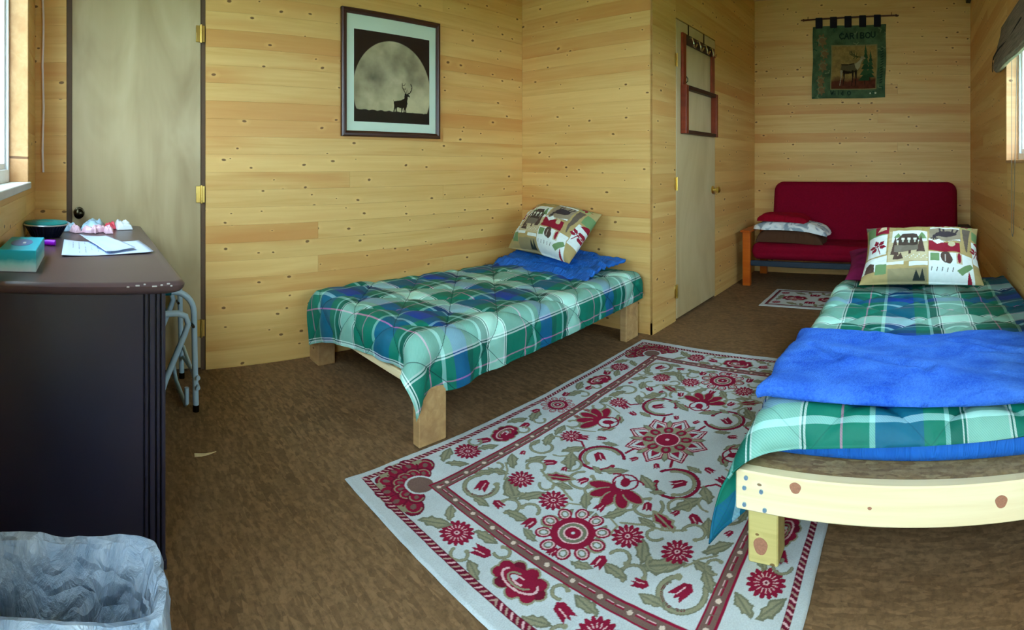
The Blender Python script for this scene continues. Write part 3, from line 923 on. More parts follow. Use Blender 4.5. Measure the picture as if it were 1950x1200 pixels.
# fleece: laid across the comforter, drooping over the left side
P, du, dv = sheet_grid(-.465, 1.52, 1.04, .59, 36, .49, rot=-.02)
P[..., 0] = np.minimum(P[..., 0], XE - .035)
P = drape(P, du, dv, [((-.495, 1.47, .20), (.70, 3.46, .445), .06)], steps=110, xhi=XE - .035, fr=.7, iters=8)
Q = upsample(P, 3)
U, V = np.meshgrid(np.linspace(0, 1.04, Q.shape[1]), np.linspace(0, .6, Q.shape[0]))
N = gnormals(Q); N = N if N[30, 60, 2] > 0 else -N
e = np.minimum(np.minimum(U, 1.04 - U), np.minimum(V, .6 - V))
h = .026 * np.sqrt(np.clip(e / .05, 0, 1)) + .013 * fbm(U * 4 + V * 2, V * 7, 31, 4)
# creases running aslant across the cloth
for (ua, va, ub, vb, dep) in ((.12, .33, .52, .14, .016), (.62, .40, 1.02, .20, .014), (.95, .30, 1.28, .12, .016), (.10, .34, .22, .22, .012), (.70, .30, .98, .27, .008)):
    L2 = (ub - ua) ** 2 + (vb - va) ** 2
    tt = np.clip(((U - ua) * (ub - ua) + (V - va) * (vb - va)) / L2, 0, 1)
    dd = np.hypot(U - ua - tt * (ub - ua), V - va - tt * (vb - va))
    h = h - dep * np.exp(-(dd / .010) ** 2) + dep * .6 * np.exp(-((dd - .035) / .03) ** 2)
setp(grid_mesh('fleece_blanket', Q + N * h[..., None], M['fleece'], None, closed_back=Q - N * .012, origin=(0, 1.8, .46)), 'bright blue fleece blanket folded across the right bed', 'blanket')

# ---------------------------------------------------------------- futon
fu = thing('futon', (-.52, 5.1, 0), 'dark red futon sofa with an orange wooden arm post at the far wall', 'sofa')
orange = pine('orange_varnished_wood', srgb(206, 104, 24), srgb(186, 84, 16), srgb(170, 72, 18), rough=.3, knots=False)
steel = plain('blue_black_steel', srgb(30, 46, 62), .4)
red = plain('dark_red_futon_cover', srgb(128, 8, 36), .95, .1, nscale=70, var=.25, bump=.25)
def vpost(x0, x1, y0, y1, z1):
    return obj('arm_post', MB().rbox(x0, x1, y0, y1, .0, z1, .006, 2), orange, fu)
vpost(-1.612, -1.535, 4.78, 4.83, .490)
vpost(-1.612, -1.535, 5.36, 5.41, .490)
vpost(.50, .575, 4.78, 4.83, .490); vpost(.50, .575, 5.36, 5.41, .490)
dkwood = plain('dark_grey_arm_wood', srgb(70, 66, 62), .5)
obj('arm_rest', MB().rbox(-1.625, -1.525, 4.75, 5.42, .491, .512, .006, 2), orange, fu)
obj('arm_rest', MB().rbox(.47, .585, 4.75, 5.42, .491, .520, .006, 2), dkwood, fu)
obj('front_rail', MB().rbox(-1.534, .499, 4.79, 4.825, .185, .235, .008, 2), steel, fu)
obj('back_rail', MB().rbox(-1.534, .499, 5.37, 5.40, .185, .235, .008, 2), steel, fu)
def cushion(name, x0, x1, d0, d1, th, Mx, seed, r=.10):
    nx, ny = 130, 50
    u, v = np.meshgrid(np.linspace(-1, 1, nx), np.linspace(-1, 1, ny))
    W, Hh = x1 - x0, d1 - d0
    # rounded outline
    def rr(u, v, W, Hh, r):
        x, y = u * W / 2, v * Hh / 2
        cx, cy = np.clip(x, -(W / 2 - r), W / 2 - r), np.clip(y, -(Hh / 2 - r), Hh / 2 - r)
        dx, dy = x - cx, y - cy
        m = np.maximum(np.abs(dx), np.abs(dy)); l = np.hypot(dx, dy)
        s = np.where(l > 1e-9, m / np.maximum(l, 1e-9), 1)
        return cx + dx * s, cy + dy * s
    x, y = rr(u, v, W, Hh, r)
    e = np.minimum(W / 2 * (1 - np.abs(u)), Hh / 2 * (1 - np.abs(v)))
    pf = np.sqrt(np.clip(1 - (1 - np.clip(e / .07, 0, 1)) ** 2, 0, 1))
    n = fbm(u * 4, v * 3, seed, 3) * .008
    top = np.stack([x + (x0 + x1) / 2, y + (d0 + d1) / 2, th / 2 * pf + n * pf], -1)
    bot = np.stack([x + (x0 + x1) / 2, y + (d0 + d1) / 2, -th / 2 * pf], -1)
    R4 = np.array(Mx)
    tf = lambda A: A @ R4[:3, :3].T + R4[:3, 3]
    return grid_mesh(name, tf(top), red, fu, closed_back=tf(bot))
cushion('seat_cushion', -1.53, .495, 0, .56, .15, Matrix.Translation((0, 4.775, .318)), 5, .06)
cushion('back_cushion', -1.445, .455, 0, .62, .15, Matrix.Translation((0, 5.245, .335)) @ Matrix.Rotation(math.radians(78), 4, 'X'), 9, .10)

def folded(name, x0, x1, y0, y1, z0, z1, mat, label, seed, droop=.02, cat='blanket', tilt=0.0):
    nx, ny = 110, 60
    u, v = np.meshgrid(np.linspace(-1, 1, nx), np.linspace(-1, 1, ny))
    pf = np.clip(1 - np.abs(u) ** 6, 0, 1) ** .5 * np.clip(1 - np.abs(v) ** 6, 0, 1) ** .5
    n = fbm(u * 2 + 3, v * 2, seed, 4) * .010
    x = (x0 + x1) / 2 + u * (x1 - x0) / 2 + .012 * fbm(v * 3, u * 2, seed + 3); y = (y0 + y1) / 2 + v * (y1 - y0) / 2 + .012 * fbm(u * 3, v * 2, seed + 4)
    zt = z0 + (z1 - z0) * pf + n * pf - droop * np.clip(u, 0, 1) ** 2 + tilt * u
    zb = np.full_like(zt, z0) - droop * np.clip(u, 0, 1) ** 2 + tilt * u + .2 * (z1 - z0) * (1 - pf)
    P0, P1 = np.stack([x, y, zt], -1), np.stack([x, y, np.minimum(zb, zt - .002)], -1)
    return setp(grid_mesh(name, P0, mat, None, uv=np.stack([u, v], -1), closed_back=P1, origin=((x0 + x1) / 2, (y0 + y1) / 2, z0)), label, cat, 'folded bedding on the futon')
t = NT('white_grey_patterned_fleece')
n1 = t.noise(t.obj(), 9, 2, .4, .6)
M['whitepat'] = t.fin(t.ramp(n1, [(.0, srgb(120, 140, 160)), (.40, srgb(150, 168, 180)), (.46, srgb(226, 232, 232)), (.60, srgb(236, 240, 238)), (.66, srgb(150, 164, 176))]), .9, .2)
folded('folded_blanket', -1.50, -.84, 4.86, 5.16, .398, .515, plain('brown_blanket', srgb(84, 56, 40), .95, .1, bump=.4), 'brown folded blanket at the bottom of the stack on the futon', 2)
folded('folded_blanket', -1.52, -.80, 4.84, 5.16, .516, .590, M['whitepat'], 'white blanket with grey pattern in the middle of the stack', 6, .05)
folded('folded_blanket', -1.50, -1.00, 4.86, 5.14, .592, .655, plain('red_blanket', srgb(146, 10, 34), .95, .1, bump=.4), 'dark red folded cloth on top of the blanket stack', 8, .02)

# ================================================================ rugs
RED, RED2, OLV, OLV2, IVO, BRN, PNK = (132, 24, 52), (104, 22, 44), (138, 136, 110), (112, 112, 92), (186, 194, 196), (112, 88, 80), (214, 176, 178)
def circ(cx, cy, r, a0, a1, n=26, r1=None):
    r1 = r if r1 is None else r1
    return [(cx + (r + (r1 - r) * i / n) * math.cos(a0 + (a1 - a0) * i / n), cy + (r + (r1 - r) * i / n) * math.sin(a0 + (a1 - a0) * i / n)) for i in range(n + 1)]
def daisy(cv, x, y, r, n=14, c=RED):
    for k in range(n):
        a = 2 * PI * k / n
        cv.ell(x + .66 * r * math.cos(a), y + .66 * r * math.sin(a), .36 * r, .155 * r, c, a, 14)
    cv.ell(x, y, .52 * r, .52 * r, c)
    for k in range(n):
        a = 2 * PI * (k + .5) / n
        cv.line([(x + .38 * r * math.cos(a), y + .38 * r * math.sin(a)), (x + .62 * r * math.cos(a), y + .62 * r * math.sin(a))], .06 * r, PNK)
    cv.ell(x, y, .16 * r, .16 * r, PNK); cv.ell(x, y, .08 * r, .08 * r, RED2)
def tulip(cv, x, y, r, a, c=RED):
    ca, sa = math.cos(a), math.sin(a)
    L = lambda p, q: (x + r * (p * ca - q * sa), y + r * (p * sa + q * ca))
    cv.poly([L(-1, 0), L(-.6, -.55), L(.1, -.6), L(.95, -.62), L(.55, -.2), L(1.0, 0), L(.55, .2), L(.95, .62), L(.1, .6), L(-.6, .55)], c)
    cv.line([L(-.4, .15), L(.5, .1)], r * .12, PNK)
def leaf(cv, x, y, r, a, c=OLV, c2=OLV2):
    ca, sa = math.cos(a), math.sin(a)
    L = lambda p, q: (x + r * (p * ca - q * sa), y + r * (p * sa + q * ca))
    sh = [(-1, 0), (-.6, -.22), (-.2, -.36), (.05, -.34), (.3, -.46), (.5, -.26), (.75, -.26), (1, .04), (.6, .10), (.4, .30), (.1, .24), (-.25, .40), (-.6, .22)]
    cv.poly([L(a_ * 1.1, b_ * 1.25) for a_, b_ in sh], c2)
    cv.poly([L(a_ * .92, b_ * .85) for a_, b_ in sh], c)
    cv.line([L(-.9, 0), L(.8, -.02)], r * .12, c2)
def lily(cv, x, y, r, a):
    for k in range(5):
        b = a + (k - 2) * .62
        cv.ell(x + .62 * r * math.cos(b), y + .62 * r * math.sin(b), .44 * r, .25 * r, OLV, b, 16)
        cv.ell(x + .60 * r * math.cos(b), y + .60 * r * math.sin(b), .40 * r, .19 * r, RED, b, 16)
    cv.ell(x - .05 * r * math.cos(a), y - .05 * r * math.sin(a), .42 * r, .34 * r, RED, a)
    ox, oy = x - .32 * r * math.cos(a), y - .32 * r * math.sin(a)
    cv.ell(ox, oy, .44 * r, .30 * r, IVO, a + .3); cv.line(circ(ox, oy, .40 * r, 0, 2 * PI), .07 * r, RED); cv.ell(ox, oy, .24 * r, .16 * r, RED, a + .4)
    for s in (-1, 1):
        cv.line(circ(ox + s * .35 * r * math.sin(a), oy - s * .35 * r * math.cos(a), .28 * r, a + s * 1.2, a + s * 4.0, 12), .07 * r, RED)
def rose(cv, x, y, r, a):
    ca, sa = math.cos(a), math.sin(a)
    for k in range(9):
        b = 2 * PI * k / 9
        cv.ell(x + r * (.70 * math.cos(b) * ca - .42 * math.sin(b) * sa), y + r * (.70 * math.cos(b) * sa + .42 * math.sin(b) * ca), .30 * r, .26 * r, OLV, b)
    for k in range(9):
        b = 2 * PI * k / 9
        cv.ell(x + r * (.66 * math.cos(b) * ca - .38 * math.sin(b) * sa), y + r * (.66 * math.cos(b) * sa + .38 * math.sin(b) * ca), .27 * r, .23 * r, RED if k % 3 else RED2, b)
    cv.ell(x, y, .66 * r, .42 * r, RED, a)
    for q, c in ((.55, PNK), (.36, OLV), (.2, PNK)):
        cv.line([(x + r * q * (1.15 * math.cos(t) * ca - .62 * math.sin(t) * sa), y + r * q * (1.15 * math.cos(t) * sa + .62 * math.sin(t) * ca)) for t in np.linspace(.5 + q * 4, 4.6 + q * 4, 16)], .07 * r, c)
    cv.ell(x - .2 * r * ca, y - .2 * r * sa, .12 * r, .09 * r, IVO)
def ringfl(cv, x, y, r):
    for k in range(10):
        a = 2 * PI * k / 10
        px, py = x + .80 * r * math.cos(a), y + .80 * r * math.sin(a)
        cv.ell(px, py, .24 * r, .21 * r, RED, a); cv.ell(px, py, .18 * r, .15 * r, PNK, a); cv.ell(px, py, .14 * r, .11 * r, OLV2, a); cv.ell(px, py, .09 * r, .07 * r, IVO, a)
    cv.ell(x, y, .62 * r, .62 * r, RED); cv.ell(x, y, .42 * r, .42 * r, PNK); cv.ell(x, y, .38 * r, .38 * r, OLV2); cv.ell(x, y, .27 * r, .27 * r, PNK); cv.ell(x, y, .22 * r, .22 * r, RED); cv.ell(x, y, .06 * r, .06 * r, IVO)
def medallion(cv, x, y, r):
    for k in range(8):
        a = 2 * PI * (k + .5) / 8
        leaf_pts = lambda R0, w: [(x + R0 * .45 * math.cos(a - w), y + R0 * .45 * math.sin(a - w)), (x + R0 * .8 * math.cos(a - w * .75), y + R0 * .8 * math.sin(a - w * .75)), (x + R0 * math.cos(a), y + R0 * math.sin(a)),
                                  (x + R0 * .8 * math.cos(a + w * .75), y + R0 * .8 * math.sin(a + w * .75)), (x + R0 * .45 * math.cos(a + w), y + R0 * .45 * math.sin(a + w))]
        cv.poly(leaf_pts(r * .92, .26), OLV2); cv.poly(leaf_pts(r * .84, .17), OLV)
    for k in range(8):
        a = 2 * PI * k / 8
        pt = lambda R0, w: [(x + r * .40 * math.cos(a - w), y + r * .40 * math.sin(a - w)), (x + R0 * .78 * math.cos(a - w * .85), y + R0 * .78 * math.sin(a - w * .85)), (x + R0 * math.cos(a), y + R0 * math.sin(a)),
                            (x + R0 * .78 * math.cos(a + w * .85), y + R0 * .78 * math.sin(a + w * .85)), (x + r * .40 * math.cos(a + w), y + r * .40 * math.sin(a + w))]
        cv.poly(pt(r * 1.04, .36), RED); cv.poly(pt(r * .99, .32), PNK); cv.poly(pt(r * .95, .28), RED2); cv.poly(pt(r * .91, .25), IVO); cv.poly(pt(r * .80, .18), RED)
    cv.ell(x, y, .58 * r, .58 * r, OLV)
    for k in range(8):
        a = 2 * PI * (k + .5) / 8
        px, py = x + .44 * r * math.cos(a), y + .44 * r * math.sin(a)
        cv.ell(px, py, .15 * r, .12 * r, RED, a); cv.ell(px, py, .07 * r, .05 * r, OLV2, a)
    cv.ell(x, y, .33 * r, .33 * r, OLV2); cv.ell(x, y, .30 * r, .30 * r, PNK); cv.ell(x, y, .27 * r, .27 * r, RED); cv.ell(x, y, .05 * r, .05 * r, PNK)
def scroll(cv, x, y, r, a0, a1, c, wd=.012, tip=True, r1=None):
    cv.line(circ(x, y, r, a0, a1, 34, r1 if r1 else r * .75), wd * 1.25, OLV2 if c == OLV else RED2)
    cv.line(circ(x, y, r, a0, a1, 34, r1 if r1 else r * .75), wd * .75, c)
    cv.ell(x + (r1 or r * .75) * math.cos(a1), y + (r1 or r * .75) * math.sin(a1), wd * .9, wd * .9, c)
def corner_cluster(cv, x, y, r, a):
    for k in range(7):
        b = a + (k - 3) * .52
        for q, s in ((.86, .27), (.5, .22)):
            px, py = x + q * r * math.cos(b), y + q * r * math.sin(b)
            cv.ell(px, py, s * r * 1.15, s * r * .95, RED2, b); cv.ell(px, py, s * r * .95, s * r * .78, RED, b); cv.line(circ(px, py, s * r * .72, b - 1.6, b + 1.6, 10), .035 * r, OLV); cv.ell(px, py, s * r * .35, s * r * .25, BRN, b)
    for k in range(6):
        b = a + (k - 2.5) * .52
        cv.ell(x + 1.02 * r * math.cos(b), y + 1.02 * r * math.sin(b), .10 * r, .16 * r, OLV, b)
    cv.ell(x, y, .34 * r, .34 * r, BRN); cv.line(circ(x, y, .36 * r, 0, 2 * PI), .06 * r, IVO)

def rug_pattern(nx, ny):
    W2, H2 = .723, 1.06
    cv = Canvas(-W2, W2, -H2, H2, nx, ny, IVO)
    for sx in (1, -1):
        for sy in (1, -1):
            cv.M = np.array([[sx, 0, 0], [0, sy, 0]], float)
            # scrolls and stems of the field
            scroll(cv, .165, .26, .095, -2.6, 2.9, RED, .012); scroll(cv, .165, .26, .080, -2.2, 1.2, OLV, .012)
            cv.line([(.10, .17), (.085, .12), (.10, .09)], .012, RED); cv.line([(.255, .24), (.30, .20), (.33, .21)], .010, RED)
            leaf(cv, .25, .34, .06, 2.2); leaf(cv, .07, .30, .05, .6); leaf(cv, .29, .27, .05, 1.0); tulip(cv, .175, .25, .034, 2.4); tulip(cv, .315, .17, .030, 3.6); tulip(cv, .245, .13, .024, .4)
            scroll(cv, .135, .415, .055, -1.0, 4.4, OLV, .011); tulip(cv, .135, .415, .026, 1.2); leaf(cv, .215, .455, .06, .5, RED, OLV); leaf(cv, .06, .50, .045, 2.2)
            scroll(cv, .40, .335, .050, .4, 5.0, OLV, .011); leaf(cv, .42, .27, .05, 2.0); tulip(cv, .305, .40, .030, .8); leaf(cv, .36, .42, .045, 1.2)
            scroll(cv, .385, .685, .070, -.6, 4.2, OLV, .014); scroll(cv, .385, .685, .058, 1.0, 3.6, OLV2, .006); tulip(cv, .39, .68, .036, 2.0); leaf(cv, .30, .62, .07, 2.6); leaf(cv, .41, .58, .04, .4); tulip(cv, .275, .71, .026, 3.0)
            scroll(cv, .245, .69, .04, 2.0, 6.2, OLV, .010); leaf(cv, .19, .71, .045, .2); tulip(cv, .135, .705, .030, 1.6); scroll(cv, .18, .66, .035, 3.2, 6.6, OLV, .010)
            cv.line([(.10, .53), (.17, .50), (.24, .49), (.30, .46)], .010, OLV); leaf(cv, .22, .60, .05, 1.1); leaf(cv, .42, .49, .05, 2.4)
            scroll(cv, .42, .10, .035, 1.4, 6.0, OLV, .010); leaf(cv, .27, .055, .04, .9); leaf(cv, .43, .18, .045, 1.8); leaf(cv, .44, .04, .03, .0, RED, OLV)
            cv.line(circ(.33, .30, .05, 1.6, 3.9, 12), .009, OLV); tulip(cv, .05, .19, .020, 1.0); tulip(cv, .235, .40, .018, 2.0); tulip(cv, .43, .42, .018, 2.0)
            leaf(cv, .07, .60, .035, 1.5); leaf(cv, .13, .33, .03, 2.8)
            scroll(cv, .235, .36, .045, 2.0, 6.6, OLV, .009); scroll(cv, .07, .44, .035, -.6, 3.6, OLV, .009); scroll(cv, .33, .46, .040, 3.0, 7.4, OLV, .010); scroll(cv, .44, .56, .030, 1.2, 5.2, OLV, .009)
            scroll(cv, .09, .66, .030, 4.2, 8.6, OLV, .008); scroll(cv, .22, .52, .030, .2, 3.8, OLV, .009); scroll(cv, .40, .255, .030, 3.6, 7.2, OLV, .009); scroll(cv, .28, .62, .035, .2, 3.4, OLV, .009)
            leaf(cv, .44, .62, .04, 1.0); leaf(cv, .33, .745, .04, .1); leaf(cv, .10, .745, .035, 2.9); leaf(cv, .02, .56, .03, 1.0); leaf(cv, .19, .15, .035, .3); leaf(cv, .445, .33, .035, 1.7); leaf(cv, .17, .485, .035, .2)
            cv.line([(.06, .63), (.10, .60), (.10, .55), (.06, .53)], .008, OLV); cv.line([(.36, .60), (.39, .55), (.43, .52)], .008, OLV); cv.line([(.30, .10), (.34, .12), (.40, .14)], .008, OLV)
            # flowers of the field
            daisy(cv, .315, .555, .050); daisy(cv, .150, .570, .052); daisy(cv, .362, .190, .048)
            # border
            cv.M = np.array([[sx, 0, 0], [0, sy, 0]], float)
            cv.rect(.465, .723, 0, 1.06, IVO); cv.rect(0, .723, .78, 1.06, IVO)
            daisy(cv, .595, .57, .056, 16); rose(cv, .59, .36, .082, PI / 2 + .2); tulip(cv, .61, .465, .034, 1.2); tulip(cv, .575, .25, .030, 1.8); scroll(cv, .625, .50, .03, 0, 4.5, OLV, .009); leaf(cv, .56, .49, .045, 1.2); leaf(cv, .63, .65, .05, 2.2); leaf(cv, .555, .66, .045, .8)
            scroll(cv, .555, .28, .028, 1, 5.4, OLV, .009); leaf(cv, .63, .24, .05, 1.2); leaf(cv, .60, .15, .055, 2.0); scroll(cv, .555, .17, .03, 0, 4.4, OLV, .009); tulip(cv, .63, .115, .026, 1.4)
            daisy(cv, .265, .905, .056, 16); tulip(cv, .155, .90, .034, .3); scroll(cv, .19, .955, .03, 0, 4.5, OLV, .009); leaf(cv, .19, .85, .045, .2); leaf(cv, .345, .93, .055, .7); leaf(cv, .35, .86, .04, 2.4); leaf(cv, .12, .965, .04, 2.8)
            scroll(cv, .11, .855, .026, 1, 5.4, OLV, .009)
            corner_cluster(cv, .535, .85, .145, .78)
            # inner band
            for (a0, a1, c) in ((.465, .515, RED), (.472, .508, BRN)):
                d = a0 - .465
                cv.poly([(a0, 0), (a1, 0), (a1, .78 + a1 - .465), (a0, .78 + d)], c); cv.poly([(0, .78 + d), (a0, .78 + d), (a1, .78 + a1 - .465), (0, .78 + a1 - .465)], c)
            for k in range(0, 26):
                y = .02 + k * .031
                if k % 3 == 0: cv.ell(.490, y, .008, .008, (206, 186, 170))
                else: cv.line([(.490, y - .011), (.490, y + .011)], .007, RED); cv.line([(.484, y - .011), (.484, y + .011)], .003, PNK)
            for k in range(0, 16):
                x = .02 + k * .031
                if k % 3 == 0: cv.ell(x, .805, .008, .008, (206, 186, 170))
                else: cv.line([(x - .011, .805), (x + .011, .805)], .007, RED); cv.line([(x - .011, .799), (x + .011, .799)], .003, PNK)
            # rope line
            cv.rect(.668, .692, 0, 1.008, RED2); cv.rect(0, .692, .984, 1.008, RED2)
            for k in range(52):
                y = k * .0195
                cv.line([(.673, y), (.687, y + .010)], .006, PNK if k % 2 else (168, 140, 128))
            for k in range(35):
                x = k * .0195
                cv.line([(x, .989), (x + .010, 1.003)], .006, PNK if k % 2 else (168, 140, 128))
    cv.M = None
    for s in (1, -1):
        ringfl(cv, 0, s * .655, .115)
        lily(cv, 0, s * .375, .115, s * PI / 2); lily(cv, s * .335, 0, .115, 0 if s > 0 else PI)
        tulip(cv, 0, s * .50, .026, s * PI / 2); tulip(cv, 0, s * .755, .022, s * PI / 2)
        ringfl(cv, s * .59, 0, .080)
        rose(cv, 0, s * .90, .095, 0)
    medallion(cv, 0, 0, .178)
    # woven unevenness of the colour
    cv.a *= (1 + .07 * fbm(cv.X * 9, cv.Y * 9, 5, 4))[..., None]
    return cv

M['rug'] = col_mat('woven_rug', .95, .08, 220, .35, .14)
def rug(name, cv, cx, cy, label, rot=0.0, sc=1.0, z=.010):
    X, Y = cv.X * sc, cv.Y * sc
    # a hand-made wobble of the outline
    e = .004 * fbm(Y * 4, X * 4, 3)
    x2 = X + e * np.abs(X) / X.max(); y2 = Y + .004 * fbm(X * 4, Y * 4, 6) * np.abs(Y) / Y.max()
    c, s = math.cos(rot), math.sin(rot)
    edge = np.minimum(X.max() - np.abs(X), Y.max() - np.abs(Y))
    zz = z * np.sqrt(np.clip(edge / .008, 0, 1)) * .75 + z * .25 + .0006 * fbm(X * 40, Y * 40, 9, 2)
    P = np.stack([cx + x2 * c - y2 * s, cy + x2 * s + y2 * c, zz], -1)
    P2 = P.copy(); P2[..., 2] = .0008
    return setp(grid_mesh(name, P, M['rug'], None, colr=cv.a, closed_back=None, origin=(cx, cy, 0)), label, 'rug')
RUGC = rug_pattern(520, 760)
rug('area_rug', RUGC, -.995, 1.965, 'large ivory rug with dark red flowers and scrolls between the beds')

sr = Canvas(-.40, .40, -.29, .29, 200, 140, IVO)
sr.rect(-.36, .36, -.25, .25, RED2); sr.rect(-.345, .345, -.235, .235, BRN); sr.rect(-.335, .335, -.225, .225, IVO)
rose(sr, -.16, 0, .12, 0); rose(sr, .16, 0, .12, 0)
for sx in (-1, 1):
    for sy in (-1, 1):
        daisy(sr, sx * .28, sy * .16, .04); tulip(sr, sx * .02, sy * .12, .04, sy * 1.5); leaf(sr, sx * .14, sy * .17, .06, .4 * sx); leaf(sr, sx * .29, sy * .04, .05, 1.4); leaf(sr, sx * .06, sy * .19, .04, 2)
rug('mat', sr, -.855, 4.42, 'small floral mat on the floor in front of the futon', rot=-.01, z=.008)

# ================================================================ desk by the window
ddk = plain('dark_lacquer_desk', srgb(34, 33, 50), .36, .5, nscale=8, var=.12)
dtop = plain('worn_desk_top', srgb(84, 66, 68), .30, .5, nscale=6, var=.15)
dk = thing('desk', (-2.12, -.03, 0), 'dark brown wooden desk under the left window', 'desk')
DX0, DX1, DY0, DY1, DZ = -2.80, -1.50, -.285, .215, .80
# top: rounded front corners and a moulded edge
def top_outline(o):
    pts = [(DX0 - o, DY0 - .015), (DX1 + o, DY0 - .015)]
    r = .035
    pts += [(DX1 + o - r + r * math.cos(a), DY1 + .02 + o - r + r * math.sin(a)) for a in np.linspace(0, PI / 2, 7)]
    pts += [(DX0 - o + r + r * math.cos(a), DY1 + .02 + o - r + r * math.sin(a)) for a in np.linspace(PI / 2, PI, 7)]
    return pts
mb = MB()
lay = [(.012, -.036), (.026, -.030), (.034, -.020), (.036, -.010), (.030, -.002), (.022, 0)]
n = len(top_outline(0))
for o, dz in lay:
    mb.v += [(x, y, DZ + dz) for x, y in top_outline(o)]
for k in range(len(lay) - 1):
    for i in range(n):
        mb.f.append((k * n + i, k * n + (i + 1) % n, (k + 1) * n + (i + 1) % n, (k + 1) * n + i))
mb.f.append(tuple(range(n))[::-1]); mb.f.append(tuple((len(lay) - 1) * n + i for i in range(n)))
dt = obj('desk_top', mb, dtop, dk, True)
dt['label'] = 'worn brown desk top with chipped moulded edge'
chip = plain('bare_wood_chips', srgb(190, 186, 184), .8)
for i, (y, L) in enumerate(((.10, .008), (.125, .012), (.148, .006), (.172, .014), (.196, .007), (.214, .009), (.224, .006))):
    obj('edge_chip', MB().rbox(DX1 + .0355, DX1 + .0375, y, y + L, DZ - .012 + .003 * (i % 3), DZ - .008 + .003 * (i % 3), .0008, 1), chip, dt)
ps = obj('side_panel', MB().rbox(DX1 - .022, DX1, DY0, DY1 - .062, .03, DZ - .036, .003, 1), ddk, dk)
pil = MB()
for y0, y1, dx in ((DY1 - .060, DY1 - .050, .004), (DY1 - .046, DY1 - .030, .006), (DY1 - .026, DY1 - .016, .004), (DY1 - .012, DY1, .006)):
    pil.rbox(DX1 - .03, DX1 + dx, y0, y1, 0, DZ - .036, .003, 2)
pil.box(DX1 - .03, DX1 - .010, DY1 - .062, DY1, 0, DZ - .036)
obj('corner_post', pil, ddk, dk)
obj('side_panel', MB().rbox(DX0, DX0 + .022, DY0, DY1, 0, DZ - .036, .003, 1), ddk, dk)
obj('back_panel', MB().box(DX0 + .022, DX1 - .022, DY0, DY0 + .012, .1, DZ - .036), ddk, dk)
ped = obj('pedestal', MB().box(DX1 - .40, DX1 - .03, DY0 + .013, DY1 - .03, .03, DZ - .037), ddk, dk)
for k in range(3):
    dr = obj('drawer', MB().rbox(DX1 - .39, DX1 - .04, DY1 - .030, DY1 - .012, .06 + k * .235, .06 + k * .235 + .22, .003, 1), ddk, ped)
obj('apron', MB().rbox(DX0 + .03, DX1 - .41, DY1 - .03, DY1 - .012, DZ - .13, DZ - .038, .003, 1), ddk, dk)
obj('base_moulding', MB().rbox(DX1 - .02, DX1 + .008, DY0, DY1 + .004, 0, .03, .003, 1), ddk, dk)

# tissue box
tb = thing('tissue_box', (-1.745, -.228, DZ), 'flat teal tissue box near the desk edge', 'tissue box')
t = NT('teal_to_white_card')
z = t.n('ShaderNodeSeparateXYZ'); t.l(t.obj(), z.inputs[0])
nn = t.noise(t.obj(), 30, 3)
M['tissue'] = t.fin(t.ramp(t.math('MULTIPLY_ADD', nn, .25, t.math('DIVIDE', z.outputs[2], .08)), [(.10, srgb(226, 232, 236)), (.42, srgb(150, 220, 220)), (.62, srgb(20, 168, 184)), (.9, srgb(0, 178, 204))]), .45, .4)
obj('carton', MB().rbox(-1.888, -1.600, -.288, -.168, DZ + .0005, DZ + .066, .003, 2), M['tissue'], tb)
ov = [( -1.752 + .075 * math.cos(a) * (1 if abs(math.cos(a)) < .8 else .96), -.232 + .036 * math.sin(a)) for a in np.linspace(0, 2 * PI, 33)[:-1]]
lb = obj('opening_panel', MB().prism(ov, 'Z', DZ + .066, DZ + .0668), plain('perforated_panel', srgb(96, 122, 176), .5), tb)
for i in range(3):
    obj('printed_mark', MB().tube(circ3 := [(-1.742 + .010 * (i - 1) + .0045 * math.cos(a), -.222 + .0045 * math.sin(a), DZ + .0672) for a in np.linspace(0, 2 * PI, 13)], .0008, 5), M['vinyl'], lb)

# foil dish with a teal lid
fd = thing('foil_dish', (-2.41, -.208, DZ), 'black pleated foil dish with a round teal lid', 'dish')
mb = MB()
ns = 72
prof = [(.066, .001), (.070, .006), (.094, .046), (.098, .052)]
for r, h in prof:
    for j in range(ns):
        a = 2 * PI * j / ns
        rr = r * (1 + (.022 if j % 2 else -.022) * (1 if .003 < h < .05 else .2))
        mb.v.append((-2.41 + rr * math.cos(a), -.208 + rr * math.sin(a), DZ + h))
for k in range(len(prof) - 1):
    for j in range(ns): mb.f.append((k * ns + j, k * ns + (j + 1) % ns, (k + 1) * ns + (j + 1) % ns, (k + 1) * ns + j))
mb.f.append(tuple(range(ns))[::-1]); mb.f.append(tuple(3 * ns + j for j in range(ns)))
obj('bowl', mb, plain('black_foil', srgb(38, 44, 70), .3, .5, .6), fd)
obj('rim', MB().lathe([(.096, .051), (.104, .052), (.106, .055), (.104, .058), (.096, .057)], (-2.41, -.208, DZ), 'Z', 48), plain('silver_rim', srgb(214, 220, 226), .3, .5, .7), fd, True)
obj('lid', MB().lathe([(.100, .058), (.100, .062), (.094, .066), (.070, .066), (.066, .069), (.040, .069), (.037, .067), (.004, .067)], (-2.41, -.208, DZ), 'Z', 48), plain('teal_lid', srgb(0, 132, 132), .4), fd, True)

# purple marker
mk = thing('marker', (-2.13, -.185, DZ), 'purple marker pen lying beside the tissue box', 'pen')
obj('barrel', MB().tube([(-2.16, -.255, DZ + .011), (-2.14, -.185, DZ + .011)], .0105, 12), plain('violet_plastic', srgb(130, 30, 226), .35), mk, True)
obj('cap', MB().tube([(-2.14, -.185, DZ + .012), (-2.13, -.145, DZ + .012)], .0118, 12), plain('violet_cap', srgb(170, 20, 236), .35), mk, True)
obj('tip', MB().tube([(-2.166, -.275, DZ + .011), (-2.16, -.255, DZ + .011)], [.004, .009], 12), M['vinyl'], mk, True)

